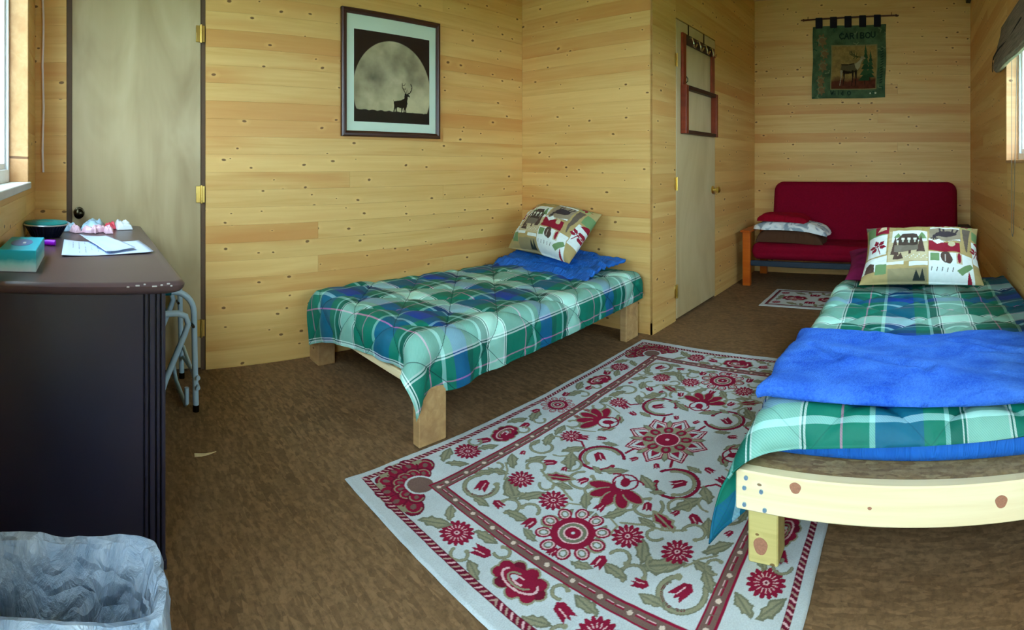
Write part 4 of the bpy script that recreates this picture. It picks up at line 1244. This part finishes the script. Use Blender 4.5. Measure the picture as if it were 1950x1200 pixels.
# papers
paper = plain('white_paper', srgb(196, 210, 236), .7, .3, var=.03)  # blue cast of the window light is put into the paper colour
def sheet_of(name, pts, z, label, cat, mat, lift=0.0, n=16):
    a, b, c, d = [np.array(p, float) for p in pts]
    u, v = np.meshgrid(np.linspace(0, 1, n), np.linspace(0, 1, n))
    xy = ((1 - u) * (1 - v))[..., None] * a + (u * (1 - v))[..., None] * b + (u * v)[..., None] * c + ((1 - u) * v)[..., None] * d
    zz = z + .0015 * (1 + fbm(u * 3, v * 3, 4, 2)) + lift * np.abs(2 * u - 1) ** 3
    P = np.concatenate([xy, zz[..., None]], -1)
    return setp(grid_mesh(name, P, mat, None, closed_back=P - np.array([0, 0, .0006]), origin=(float(P[0, 0, 0]), float(P[0, 0, 1]), z)), label, cat)
pp = sheet_of('printed_sheet', [(-2.24, -.115), (-2.22, .205), (-1.94, .235), (-1.875, -.105)], DZ + .002, 'printed form sheet spread on the desk top', 'paper', paper, .006)
ink = plain('grey_print', srgb(70, 84, 120), .8)
mb = MB()
for i in range(7):
    y = -.075 + i * .024
    for k in range(9):
        x = -2.19 + .030 * k
        if random.random() < .8: mb.box(x, x + random.uniform(.012, .026), y + .001 * k, y + .0018 + .001 * k, DZ + .0072, DZ + .0074)
lb = obj('print_lines', mb, ink, pp); lb['label'] = 'rows of small printed text'; lb['kind'] = 'stuff'
sheet_of('envelope', [(-2.36, -.055), (-2.32, .065), (-1.99, .170), (-1.905, .055)], DZ + .012, 'blank white envelope lying across the printed sheet', 'envelope', paper, .004)

# sweets and wrappers heaped at the far end of the desk
wrapm = [plain('clear_blue_wrapper', srgb(170, 206, 230), .25, .5), plain('pink_wrapper', srgb(236, 196, 214), .3, .5), plain('white_wrapper', srgb(226, 234, 240), .3, .5), plain('red_wrapper', srgb(226, 70, 90), .35, .5)]
def packet(cx, cy, lx, ly, h, rot, mi, seed, label, twist=False):
    n = 34
    u, v = np.meshgrid(np.linspace(-1, 1, n), np.linspace(-1, 1, n))
    pf = np.clip(1 - u ** 4, 0, 1) ** .5 * np.clip(1 - v ** 4, 0, 1) ** .5
    x, y = u * lx / 2, v * ly / 2
    if twist:
        y = y * (.35 + .65 * np.clip(np.abs(np.abs(u) - .72) * 3.0, 0, 1))
    zz = h * pf * (.75 + .5 * np.abs(fbm(u * 1.6, v * 1.6, seed, 2))) + .002
    c, s = math.cos(rot), math.sin(rot)
    P = np.stack([cx + x * c - y * s, cy + x * s + y * c, DZ + .002 + zz], -1)
    B = P.copy(); B[..., 2] = DZ + .0015
    o = grid_mesh('wrapped_sweet' if twist else 'plastic_wrapper', P, wrapm[mi], None, closed_back=B, origin=(cx, cy, DZ), smooth=False)
    return setp(o, label, 'sweet' if twist else 'wrapper', 'sweets and wrappers on the desk')
packet(-2.66, -.125, .16, .09, .030, .5, 0, 3, 'crumpled clear wrapper at the left end of the sweets heap')
packet(-2.70, .015, .10, .13, .040, 1.3, 0, 5, 'upright pale blue wrapper at the back of the sweets heap')
packet(-2.68, .165, .09, .08, .034, .2, 2, 7, 'crumpled white wrapper at the right end of the sweets heap')
packet(-2.68, .098, .05, .045, .030, .4, 3, 8, 'small red wrapped sweet beside the white wrapper')
for i, (x, y, r, lab) in enumerate(((-2.55, -.075, .4, 'leftmost pinkish twist-wrapped sweet in front of the heap'), (-2.53, -.005, 1.2, 'second pinkish wrapped sweet from the left in the front row'),
                                   (-2.56, .045, 2.2, 'third pinkish wrapped sweet from the left, set slightly back'), (-2.53, .085, .1, 'rightmost pinkish twist-wrapped sweet in front of the heap'))):
    packet(x, y, .075, .045, .028, r, 1, 20 + i, lab, True)

# white cable down the left wall
setp(obj('cable', MB().tube([(XA + .008, -.266 + .003 * math.sin(i * 1.7), ZC - .02 - i * .115) for i in range(16)], .0065, 8), plain('pale_cable', srgb(240, 224, 220), .5), None, True, (XA + .008, -.266, 1.0)), 'pale cable running down the left wall beside the door', 'cable')

# ================================================================ camp chair at the desk
ch = thing('folding_chair', (-2.60, .26, 0), 'folding chair with pale blue tubes and teal fabric at the desk', 'chair')
tubm = plain('pale_blue_steel_tube', srgb(170, 198, 216), .32, .5)
teal = plain('teal_canvas', srgb(0, 84, 92), .9, .2, bump=.4)
R_ = .0145
def side(x):
    pts = [(x, -.02, .0), (x, -.02, .46)] + arc((.05, .475), .07, PI, PI / 2, 6, 'YZ', x) + [(x, .35, .545)] + arc((.385, .445), .10, PI / 2, 0, 8, 'YZ', x) + [(x, .488, .30), (x, .495, .0)]
    f = obj('arm_tube', MB().tube(pts, R_, 12), tubm, ch, True)
    obj('arm_pad', MB().tube([(x, .06, .546), (x, .375, .546)], .0175, 12), teal, f, True)
    obj('foot_cap', MB().tube([(x, .495, .0), (x, .495, .03)], .016, 12), M['knobdark'], f, True)
    # crossing leg that carries the seat
    s = .02 if x < -2.5 else -.02
    xx = x - s * 1.4
    pts = [(xx, .30, .0 + .03), (xx, .345, .16), (xx, .435, .36)] + [(xx, .452, .405), (xx, .440, .440), (xx, .405, .455)] + [(xx, .36, .455), (xx, .0, .44)]
    obj('seat_tube', MB().tube(pts, R_, 12), tubm, ch, True)
    obj('rivet', MB().lathe([(.006, -.03), (.008, -.02), (.008, .02), (.006, .03)], (x - s * .7, .475, .395), 'X', 10), M['knobdark'], ch, True)
side(-2.43); side(-2.82)
u, v = np.meshgrid(np.linspace(0, 1, 24), np.linspace(0, 1, 24))
P = np.stack([-2.775 + .35 * u, .0 + .385 * v, .450 - .05 * np.sin(PI * u) + .0 * v], -1)
grid_mesh('seat', P, teal, ch, closed_back=P - np.array([0, 0, .006]))
P = np.stack([-2.80 + .40 * u, np.full_like(u, .035) + .02 * np.sin(PI * u), .60 + .2 * v], -1)
obj('crossbar', MB().tube([(-2.80, .50, .115), (-2.40, .50, .16)], .010, 10), tubm, ch, True)
obj('crossbar', MB().tube([(-2.80, .50, .17), (-2.40, .50, .115)], .010, 10), tubm, ch, True)
obj('foot_bar', MB().tube([(-2.78, .44, .11), (-2.78, .45, .04), (-2.74, .45, .022), (-2.46, .45, .022), (-2.43, .45, .04), (-2.43, .45, .11)], .011, 10), tubm, ch, True)

# ================================================================ waste bin
wb_ = thing('waste_bin', (-.975, -.045, 0), 'waste bin lined with a translucent white plastic bag, lower left', 'bin')
def rrect(cx, cy, hx, hy, r, n=56):
    out = []
    for i in range(n):
        a = 2 * PI * i / n
        ca, sa = math.cos(a), math.sin(a)
        p = 5.0
        k = (abs(ca) ** p + abs(sa) ** p) ** (-1 / p)
        out.append((cx + hx * ca * k, cy + hy * sa * k))
    return out
def ringstack(levels, n=56, closed=True, capb=True):
    mb = MB()
    for pts in levels: mb.v += pts
    for k in range(len(levels) - 1):
        for i in range(n): mb.f.append((k * n + i, k * n + (i + 1) % n, (k + 1) * n + (i + 1) % n, (k + 1) * n + i))
    if capb: mb.f.append(tuple(range(n))[::-1])
    return mb
BH = .372
bod = [[(x, y, z) for x, y in rrect(-.975, -.045, .068 + .027 * z / BH, .135 + .035 * z / BH, .03)] for z in (.001, .1, .2, .3, BH)]
bod += [[(x, y, z) for x, y in rrect(-.975, -.045, .066 + .027 * z / BH, .133 + .035 * z / BH, .03)] for z in (BH, .3, .2, .1, .006)]
mb = ringstack(bod); mb.f.append(tuple(9 * 56 + i for i in range(56)))
obj('bucket', mb, plain('grey_blue_bin_plastic', srgb(84, 108, 128), .45), wb_, True)
nb = 120
lin = []
prof = [(.018, .20, .010), (.018, .26, .010), (.015, .33, .006), (.010, BH - .012, .003), (.004, BH + .008, .002), (-.010, BH + .014, .003), (-.018, BH - .005, .004), (-.022, BH - .05, .007), (-.026, BH - .10, .010), (-.030, BH - .15, .012)]
lv = []
for inset, z, wob in prof:
    row = []
    for i in range(nb):
        a = 2 * PI * i / nb
        ca, sa = math.cos(a), math.sin(a)
        p = 5.0; k = (abs(ca) ** p + abs(sa) ** p) ** (-1 / p)
        w_ = wob * (math.sin(a * 9 + z * 20) + .7 * math.sin(a * 17 + z * 31 + 1) + .5 * math.sin(a * 31 - z * 12))
        hx, hy = .068 + .027 * z / BH - inset + w_ * .5, .135 + .035 * z / BH - inset + w_ * .5
        row.append((-.975 + hx * ca * k, -.045 + hy * sa * k, z + wob * .9 * math.sin(a * 5 + 2) + .4 * wob * math.sin(a * 13)))
    lv.append(row)
# slack of the bag bellying into the bin
inner = []
for q, z in ((.02, .05), (.35, .055), (.65, .075), (.86, .12)):
    inner.append([(-.975 + (x + .975) * q, -.045 + (y + .045) * q, z + .012 * math.sin(i * .5 + q * 9) + .01 * math.sin(i * .21)) for i, (x, y, _) in enumerate(lv[0])])
t = NT('translucent_bag_plastic')
nz = t.noise(t.mapping(t.obj(), scale=(1, 1, .6)), 13, 6, .68, 1.6)
vz = t.vor(t.vmath('ADD', t.obj(), t.mapping(t.noise(t.obj(), 9, 2), scale=(.12, .12, .12))), 17, 'DISTANCE_TO_EDGE')
t.bump(t.math('MULTIPLY_ADD', vz.outputs['Distance'], 1.1, nz), .9, .035)
cbag = t.ramp(nz, [(.3, srgb(150, 176, 204)), (.7, srgb(222, 234, 246))])
t.fin(cbag, .32, .5)
trn = t.n('ShaderNodeBsdfTranslucent'); t.l(cbag, trn.inputs[0])
tp = t.n('ShaderNodeBsdfTransparent')
m1 = t.n('ShaderNodeMixShader'); m1.inputs[0].default_value = .35
m2 = t.n('ShaderNodeMixShader'); m2.inputs[0].default_value = .18
t.l(t.b.outputs[0], m1.inputs[1]); t.l(trn.outputs[0], m1.inputs[2]); t.l(m1.outputs[0], m2.inputs[1]); t.l(tp.outputs[0], m2.inputs[2]); t.l(m2.outputs[0], t.out.inputs[0])
bag = obj('bin_liner', ringstack(inner + lv, nb), t.m, wb_, True)
bag['label'] = 'crinkled translucent white bag folded over the rim'

# ================================================================ on the walls
# framed picture
pf = thing('framed_picture', (XA, 1.888, 1.285), 'framed picture of a full moon behind a standing stag', 'picture')
FY0, FY1, FZ0, FZ1 = 1.502, 2.275, 1.287, 2.060
fw = .034
fm = plain('dark_walnut_frame', srgb(66, 34, 22), .35, .5)
mb = MB()
for (a, b) in (((FY0, FZ0), (FY1, FZ0)), ((FY1, FZ0), (FY1, FZ1)), ((FY1, FZ1), (FY0, FZ1)), ((FY0, FZ1), (FY0, FZ0))):
    pass
def frame_mb(y0, y1, z0, z1, w, x0, x1):
    """mitred moulding: outer step, inner slope"""
    prof = [(0, x0), (0, x1 * .75 + x0 * .25), (w * .2, x1), (w * .55, x1), (w * .7, x1 - .006), (w, x1 - .010), (w, x0)]
    mb = MB()
    corners = [(y0, z0, 1, 1), (y1, z0, -1, 1), (y1, z1, -1, -1), (y0, z1, 1, -1)]
    n = len(prof)
    for (y, z, sy, sz) in corners:
        mb.v += [(x, y + sy * d, z + sz * d) for d, x in prof]
    for c in range(4):
        for i in range(n):
            a, b = c * n + i, c * n + (i + 1) % n
            a2, b2 = ((c + 1) % 4) * n + i, ((c + 1) % 4) * n + (i + 1) % n
            mb.f.append((a, b, b2, a2))
    return mb
obj('frame', frame_mb(FY0, FY1, FZ0, FZ1, fw, XA + .002, XA + .030), fm, pf)
obj('mat_board', MB().box(XA + .003, XA + .012, FY0 + fw - .004, FY1 - fw + .004, FZ0 + fw - .004, FZ1 - fw + .004), plain('white_mat_board', srgb(216, 238, 218), .7, var=.02), pf)
PY0, PY1, PZ0, PZ1 = 1.592, 2.186, 1.378, 1.938
pw, ph = PY1 - PY0, PZ1 - PZ0
cv = Canvas(0, 1, 0, 1, 220, 210, (42, 28, 22))
mcx, mcy, mr = .50, .36, 1.0
d = np.hypot((cv.X - mcx) / .515, (cv.Y - mcy) / .56)
moon = np.clip((mr - d) / .012, 0, 1)[..., None]
ma = fbm(cv.X * 4 + 3, cv.Y * 4, 14, 5)
mc = np.array(srgb(178, 170, 134)) * (1 + .40 * ma[..., None]) + np.array(srgb(90, 92, 50)) * np.clip(.5 - cv.Y, 0, 1)[..., None] * .7
for (cx_, cy_, r_, f_) in ((.57, .62, .13, .68), (.75, .70, .10, .62), (.72, .52, .09, .74), (.35, .52, .12, .85), (.90, .50, .08, .70), (.30, .35, .10, .82)):
    mc = mc * (1 - (1 - f_) * np.clip(1.3 - np.hypot(cv.X - cx_, cv.Y - cy_) / r_ + .3 * fbm(cv.X * 11, cv.Y * 11, 3, 3), 0, 1))[..., None]
cv.a = cv.a * (1 - moon) + np.clip(mc, .02, .75) * moon
blk = (28, 24, 18)
xs = np.linspace(0, 1, 60)
cv.poly([(0, 0), (1, 0)] + [(x, .135 + .005 * math.sin(x * 60) * (1 if x < .5 else .4) - .01 * x) for x in xs[::-1]], (34, 32, 26))
def PL(pts): cv.poly(pts, blk)
PL([(.50, .27), (.505, .245), (.56, .255), (.60, .262), (.645, .285), (.655, .315), (.668, .325), (.69, .32), (.695, .295), (.688, .265), (.690, .225), (.675, .195), (.655, .185), (.60, .175), (.545, .18), (.515, .19), (.505, .22)])
for x0, x1 in ((.515, .505), (.535, .545), (.615, .612), (.660, .668), (.645, .642)): cv.line([(x0 + .01, .20), (x0, .165), (x1, .125)], [.030, .018, .012], blk)
PL([(.645, .30), (.655, .345), (.70, .335), (.705, .315), (.685, .30)]); cv.line([(.70, .325), (.715, .312)], .018, blk)
cv.line([(.665, .34), (.645, .375), (.62, .41), (.618, .455)], .010, blk); cv.line([(.628, .40), (.66, .39), (.668, .41)], .007, blk); cv.line([(.620, .43), (.648, .435), (.66, .455)], .006, blk)
cv.line([(.685, .335), (.72, .35), (.745, .385), (.752, .425), (.735, .455)], .012, blk); cv.line([(.675, .34), (.685, .385)], .006, blk); cv.line([(.70, .34), (.70, .37)], .006, blk)
yy, zz = PY0 + cv.X * pw, PZ0 + cv.Y * ph
P = np.stack([np.full_like(yy, XA + .0125), yy, zz], -1)
grid_mesh('print', P, M['print'], pf, colr=cv.a)
t = NT('picture_glass')
tr = t.n('ShaderNodeBsdfTransparent'); gl = t.n('ShaderNodeBsdfGlossy'); gl.inputs['Roughness'].default_value = .05
mx_ = t.n('ShaderNodeMixShader'); mx_.inputs[0].default_value = .03
t.l(tr.outputs[0], mx_.inputs[1]); t.l(gl.outputs[0], mx_.inputs[2]); t.l(mx_.outputs[0], t.out.inputs[0])
obj('glass', MB().box(XA + .0145, XA + .0165, FY0 + fw - .002, FY1 - fw + .002, FZ0 + fw - .002, FZ1 - fw + .002), t.m, pf)

# tapestry
tp_ = thing('tapestry', (-.67, YD, 2.59), 'green woven wall hanging with a caribou picture on a rod', 'wall hanging')
rodm = plain('dark_rod_wood', srgb(84, 44, 26), .5)
rd = obj('rod', MB().tube([(-1.14, YD - .022, 2.582), (-.185, YD - .022, 2.600)], .008, 10), rodm, tp_, True)
for x, s, z in ((-1.14, -1, 2.582), (-.185, 1, 2.600)):
    obj('finial', MB().lathe([(.004, 0), (.010, .004 * s), (.014, .014 * s), (.009, .024 * s), (.005, .028 * s), (.008, .034 * s), (.001, .044 * s)], (x, YD - .022, z), 'X', 12), rodm, rd, True)
    obj('wall_hook', MB().tube([(x - s * .035, YD - .003, z + .035), (x - s * .035, YD - .020, z + .030), (x - s * .035, YD - .024, z + .008)], .003, 6), M['knobdark'], rd)
tabm = plain('black_tab_cloth', srgb(22, 18, 30), .9)
for i in range(5):
    x = -.985 + i * .1545
    z = 2.585 + .0029 * i
    obj('tab', MB().rbox(x - .037, x + .037, YD - .034, YD - .012, 2.49, z + .012, .004, 1), tabm, tp_)
cv = Canvas(0, 1, 0, 1, 230, 220, (72, 94, 66))
cv.a *= (1 + .30 * fbm(cv.X * 12, cv.Y * 12, 7, 4))[..., None]
G2, TAN, LG = (44, 76, 58), (132, 120, 78), (112, 128, 92)
for k in range(46):     # foliage of the border
    x, y = random.random(), random.random()
    if .24 < x < .88 and .13 < y < .74: continue
    a = random.random() * 6.3
    cv.line([(x, y), (x + .05 * math.cos(a), y + .04 * math.sin(a)), (x + .07 * math.cos(a + .6), y + .06 * math.sin(a + .6))], .012, random.choice((G2, LG, G2)))
for (x, y, r_) in ((.13, .80, .06), (.14, .45, .055), (.12, .25, .05), (.16, .62, .05), (.13, .12, .05)):
    cv.ell(x, y, r_, r_ * 1.4, (120, 96, 64), rough=.25); cv.line(circ(x, y, r_ * .8, .5, 4.5), .010, LG)
cv.rect(.255, .885, .115, .735, TAN)
cv.rect(.27, .870, .13, .715, (150, 124, 70))
sub = (cv.X > .27) & (cv.X < .87) & (cv.Y > .13) & (cv.Y < .715)
grad = np.clip((.30 - cv.Y) / .06 + .5 * fbm(cv.X * 8, cv.Y * 8, 3), 0, 1)[..., None]
mixc = np.array(srgb(142, 116, 66)) * (1 - grad) + np.array(srgb(92, 48, 34)) * grad
cv.a[sub] = (mixc * (1 + .22 * fbm(cv.X * 25, cv.Y * 25, 2, 3))[..., None])[sub]
for (x, y0, y1, w_) in ((.725, .24, .70, .085), (.79, .28, .62, .07)):   # pines
    for k in range(6):
        y = y0 + (y1 - y0) * k / 6
        ww = w_ * (1 - k / 6.5)
        cv.poly([(x - ww, y), (x, y + (y1 - y0) / 4), (x + ww, y)], (52, 82, 50) if k % 2 else (42, 70, 46))
    cv.line([(x, y0 - .05), (x, y0)], .012, (60, 40, 30))
cb, cd_ = (88, 76, 52), (40, 30, 22)
cv.poly([(.385, .40), (.40, .455), (.48, .465), (.56, .47), (.62, .50), (.655, .545), (.70, .555), (.705, .53), (.67, .50), (.655, .44), (.62, .375), (.56, .355), (.47, .36), (.40, .365)], cb)
cv.poly([(.39, .375), (.47, .375), (.56, .365), (.60, .375), (.56, .345), (.48, .335), (.40, .345)], cd_)
cv.line([(.395, .46), (.50, .463), (.56, .475)], .012, cd_)
cv.poly([(.575, .47), (.62, .50), (.66, .54), (.695, .545), (.665, .49), (.65, .43), (.62, .385), (.59, .42)], (158, 148, 112))
for x0, x1, c_ in ((.40, .385, (150, 136, 110)), (.435, .43, cd_), (.555, .55, cd_), (.595, .60, cd_)): cv.line([(x0, .37), ((x0 + x1) / 2 + .008, .28), (x1, .175)], [.034, .013, .009], c_)
cv.poly([(.645, .54), (.665, .575), (.70, .57), (.725, .545), (.70, .53)], (140, 128, 96))
for sx in (0, .035):
    cv.line([(.655 - sx, .56), (.60 - sx, .575), (.545 - sx, .605), (.53 - sx * .5, .65)], .010, (66, 66, 36)); cv.line([(.575 - sx, .585), (.565 - sx, .63)], .009, (66, 66, 36)); cv.line([(.60 - sx, .578), (.605 - sx, .62)], .009, (66, 66, 36)); cv.line([(.62 - sx, .57), (.595 - sx, .545)], .008, (66, 66, 36))
# woven lettering: CARIBOU on top, Wild Outdoors below
INK = (30, 46, 40)
LET = {'C': [[(.9, .85), (.5, 1), (.1, .7), (.1, .3), (.5, 0), (.9, .15)]], 'A': [[(0, 0), (.45, 1), (.9, 0)], [(.2, .4), (.7, .4)]], 'R': [[(.1, 0), (.1, 1), (.7, .95), (.8, .7), (.6, .5), (.1, .5)], [(.5, .5), (.9, 0)]],
       'I': [[(.5, 0), (.5, 1)]], 'B': [[(.1, 0), (.1, 1), (.65, .95), (.75, .75), (.55, .52), (.1, .52)], [(.55, .52), (.85, .3), (.7, .05), (.1, 0)]], 'O': [circ(.5, .5, .48, 0, 2 * PI, 14)], 'U': [[(.1, 1), (.1, .25), (.5, 0), (.9, .25), (.9, 1)]],
       'W': [[(0, 1), (.25, 0), (.5, .8), (.75, 0), (1, 1)]], 'l': [[(.3, 1), (.3, 0)]], 'i': [[(.3, .6), (.3, 0)], [(.3, .85), (.3, .9)]], 'd': [[(.7, 1), (.7, 0)], circ(.45, .28, .26, 0, 2 * PI, 10)], 'o': [circ(.45, .28, .26, 0, 2 * PI, 10)]}
def woven(s, x, y, w_, h_, th, rise=0.0, adv=1.15):
    for i, ch_ in enumerate(s):
        for st in LET.get(ch_, []):
            cv.line([(x + w_ * (i * adv + a), y + h_ * b + rise * i) for a, b in st], th, INK)
woven('CARIBOU', .37, .815, .062, .075, .016, .002)
woven('Wild O', .26, .045, .042, .055, .012, 0, 1.1)
for k in range(14): cv.line([(.93, .20 + k * .035), (.96, .215 + k * .035)], .010, INK)
cv.ell(.80, .065, .012, .012, (190, 196, 170)); cv.ell(.87, .065, .014, .012, (190, 196, 170)); cv.ell(.84, .085, .014, .012, G2)
Zb = 1.778; Zt = 2.508
X = -1.062 + cv.X * .776 + (.012 * cv.Y) - .004 * np.sin(cv.Y * 9)
Zz = Zb + cv.Y * (Zt - Zb) + .006 * cv.X + .004 * np.sin(cv.X * 7)
Yy = YD - .018 - .006 * np.sin(cv.X * 11 + 1) * (1 - cv.Y) - .003 * np.sin(cv.X * 23)
P = np.stack([X, Yy, Zz], -1)
grid_mesh('woven_panel', P, col_mat('tapestry_weave', .95, .1, 150, .4, .2), tp_, colr=cv.a, closed_back=P + np.array([0, .004, 0]))

# hanging frame rack on the closet door
hr = thing('hanging_rack', (XC + .03, 3.93, 1.33), 'red-brown wooden frame rack with hooks hanging on the closet door', 'rack')
ch_m = pine('cherry_wood', srgb(140, 58, 30), srgb(116, 42, 20), srgb(102, 36, 20), rough=.35, knots=False)
bk = plain('dark_hook_board', srgb(54, 26, 18), .5)
x0, x1 = XC + .004, XC + .024
RY0, RY1 = 3.585, 4.235
obj('stile', MB().rbox(x0, x1, RY0, RY0 + .060, 1.69, 2.075, .003, 1), ch_m, hr)
obj('stile', MB().rbox(x0, x1, RY1 - .060, RY1, 1.69, 2.075, .003, 1), ch_m, hr)
hb = obj('hook_board', MB().rbox(x0, x1 - .004, RY0 + .060, RY1 - .060, 2.000, 2.075, .003, 1), bk, hr)
for i in range(4):
    y = RY0 + .115 + i * .138
    obj('hook', MB().tube([(x1 - .004, y, 2.05), (x1 + .022, y, 2.05), (x1 + .030, y + .006, 2.02), (x1 + .030, y + .02, 1.995), (x1 + .032, y + .045, 1.99), (x1 + .036, y + .065, 2.015)], .0075, 8), plain('nickel_hook', srgb(226, 220, 200), .2, .5, 1.0) if i == 0 else bpy.data.materials['nickel_hook'], hb, True)
for y in (RY0 + .13, RY0 + .44):
    obj('hanger_strap', MB().rbox(XC + .003, XC + .006, y, y + .016, 2.06, 2.158, .0008, 1), M['knobdark'], hr)
# lower, deeper frame
lx0, lx1 = XC + .004, XC + .052
obj('lower_stile', MB().rbox(lx0, lx1, RY0 - .005, RY0 + .045, 1.340, 1.695, .003, 1), ch_m, hr)
obj('lower_stile', MB().rbox(lx0, lx1, RY1 - .040, RY1 + .010, 1.340, 1.695, .003, 1), ch_m, hr)
obj('lower_rail', MB().rbox(lx0, lx1, RY0 + .045, RY1 - .040, 1.665, 1.695, .003, 1), bk, hr)
obj('lower_rail', MB().rbox(lx0, lx1, RY0 + .045, RY1 - .040, 1.340, 1.368, .003, 1), bk, hr)
obj('catch', MB().tube([(x1, RY0 + .055, 1.76), (x1 + .010, RY0 + .062, 1.745), (x1 + .010, RY0 + .062, 1.725), (x1, RY0 + .055, 1.715)], .004, 8), M['knobdark'], hr, True)

# roman shade over the right window
sh = thing('roman_shade', (XE, 2.42, 1.95), 'grey-brown woven shade gathered above the right window', 'window shade')
t = NT('woven_shade')
v = t.obj()
g1 = t.noise(t.mapping(v, scale=(30, 6, 160)), 1.0, 3); g2 = t.noise(t.mapping(v, scale=(60, 200, 20)), 1.0, 2)
t.bump(t.math('ADD', g1, g2), .5, .006)
shm = t.fin(t.ramp(t.math('MULTIPLY_ADD', g2, .3, t.math('MULTIPLY', g1, .8)), [(.3, srgb(84, 76, 64)), (.75, srgb(150, 136, 116))]), .9, .15)
prof = [(.0, 1.985), (.022, 1.985), (.030, 1.93), (.048, 1.86), (.066, 1.795), (.076, 1.74), (.074, 1.705), (.056, 1.690), (.030, 1.695), (.012, 1.71), (.0, 1.74)]
mb = MB()
ys = np.linspace(1.45, 3.42, 40)
for y in ys:
    for d_, z_ in prof:
        mb.v.append((XE - .002 - d_ * (1 + .05 * math.sin(y * 9)), y, z_ - .008 * math.sin(y * 5 + 1) * (1 if z_ < 1.9 else 0)))
n = len(prof)
for k in range(len(ys) - 1):
    for i in range(n): mb.f.append((k * n + i, k * n + (i + 1) % n, (k + 1) * n + (i + 1) % n, (k + 1) * n + i))
mb.f.append(tuple(range(n))); mb.f.append(tuple((len(ys) - 1) * n + i for i in range(n))[::-1])
obj('gathered_cloth', mb, shm, sh, True)
cordm = plain('dark_cord', srgb(30, 28, 26), .8)
obj('lift_cord', MB().tube([(XE - .080, 3.40, 1.775)] + [(XE - .052 - .03 * (1 - i / 8), 3.36 - i * .09, 1.785 + .045 * i / 8 + .01 * math.sin(i)) for i in range(9)], .005, 6), cordm, sh, True)
obj('cord_loop', MB().tube([(XE - .081, 3.415, 1.775), (XE - .081, 3.44, 1.74), (XE - .080, 3.445, 1.715), (XE - .079, 3.43, 1.70), (XE - .079, 3.415, 1.72), (XE - .08, 3.412, 1.76)], .0018, 6), cordm, sh, True)
for a, b in (((XE - .03, 2.99), .735), ((XE - .03, 2.83), .735)):
    pass
obj('pull_cord', MB().tube([(XE - .028, 3.03, 1.70), (XE - .026, 3.04, 1.3), (XE - .024, 3.05, .80), (XE - .024, 3.045, .725), (XE - .024, 3.02, .712), (XE - .024, 2.995, .74), (XE - .026, 2.92, 1.3), (XE - .028, 2.87, 1.70)], .0022, 6), plain('grey_cord', srgb(120, 108, 92), .8), sh, True)

# pale wood splinter on the floor
P = [Vector((-2.085, .50, .0)), ]
sp = MB().prism([(-2.070, .415), (-2.050, .412), (-2.046, .440), (-2.052, .470), (-2.066, .505), (-2.060, .46)], 'Z', .001, .004)
setp(obj('wood_splinter', sp, M['lumber'], None, False, (-2.06, .45, 0)), 'pale wood splinter on the floor in front of the desk', 'splinter')
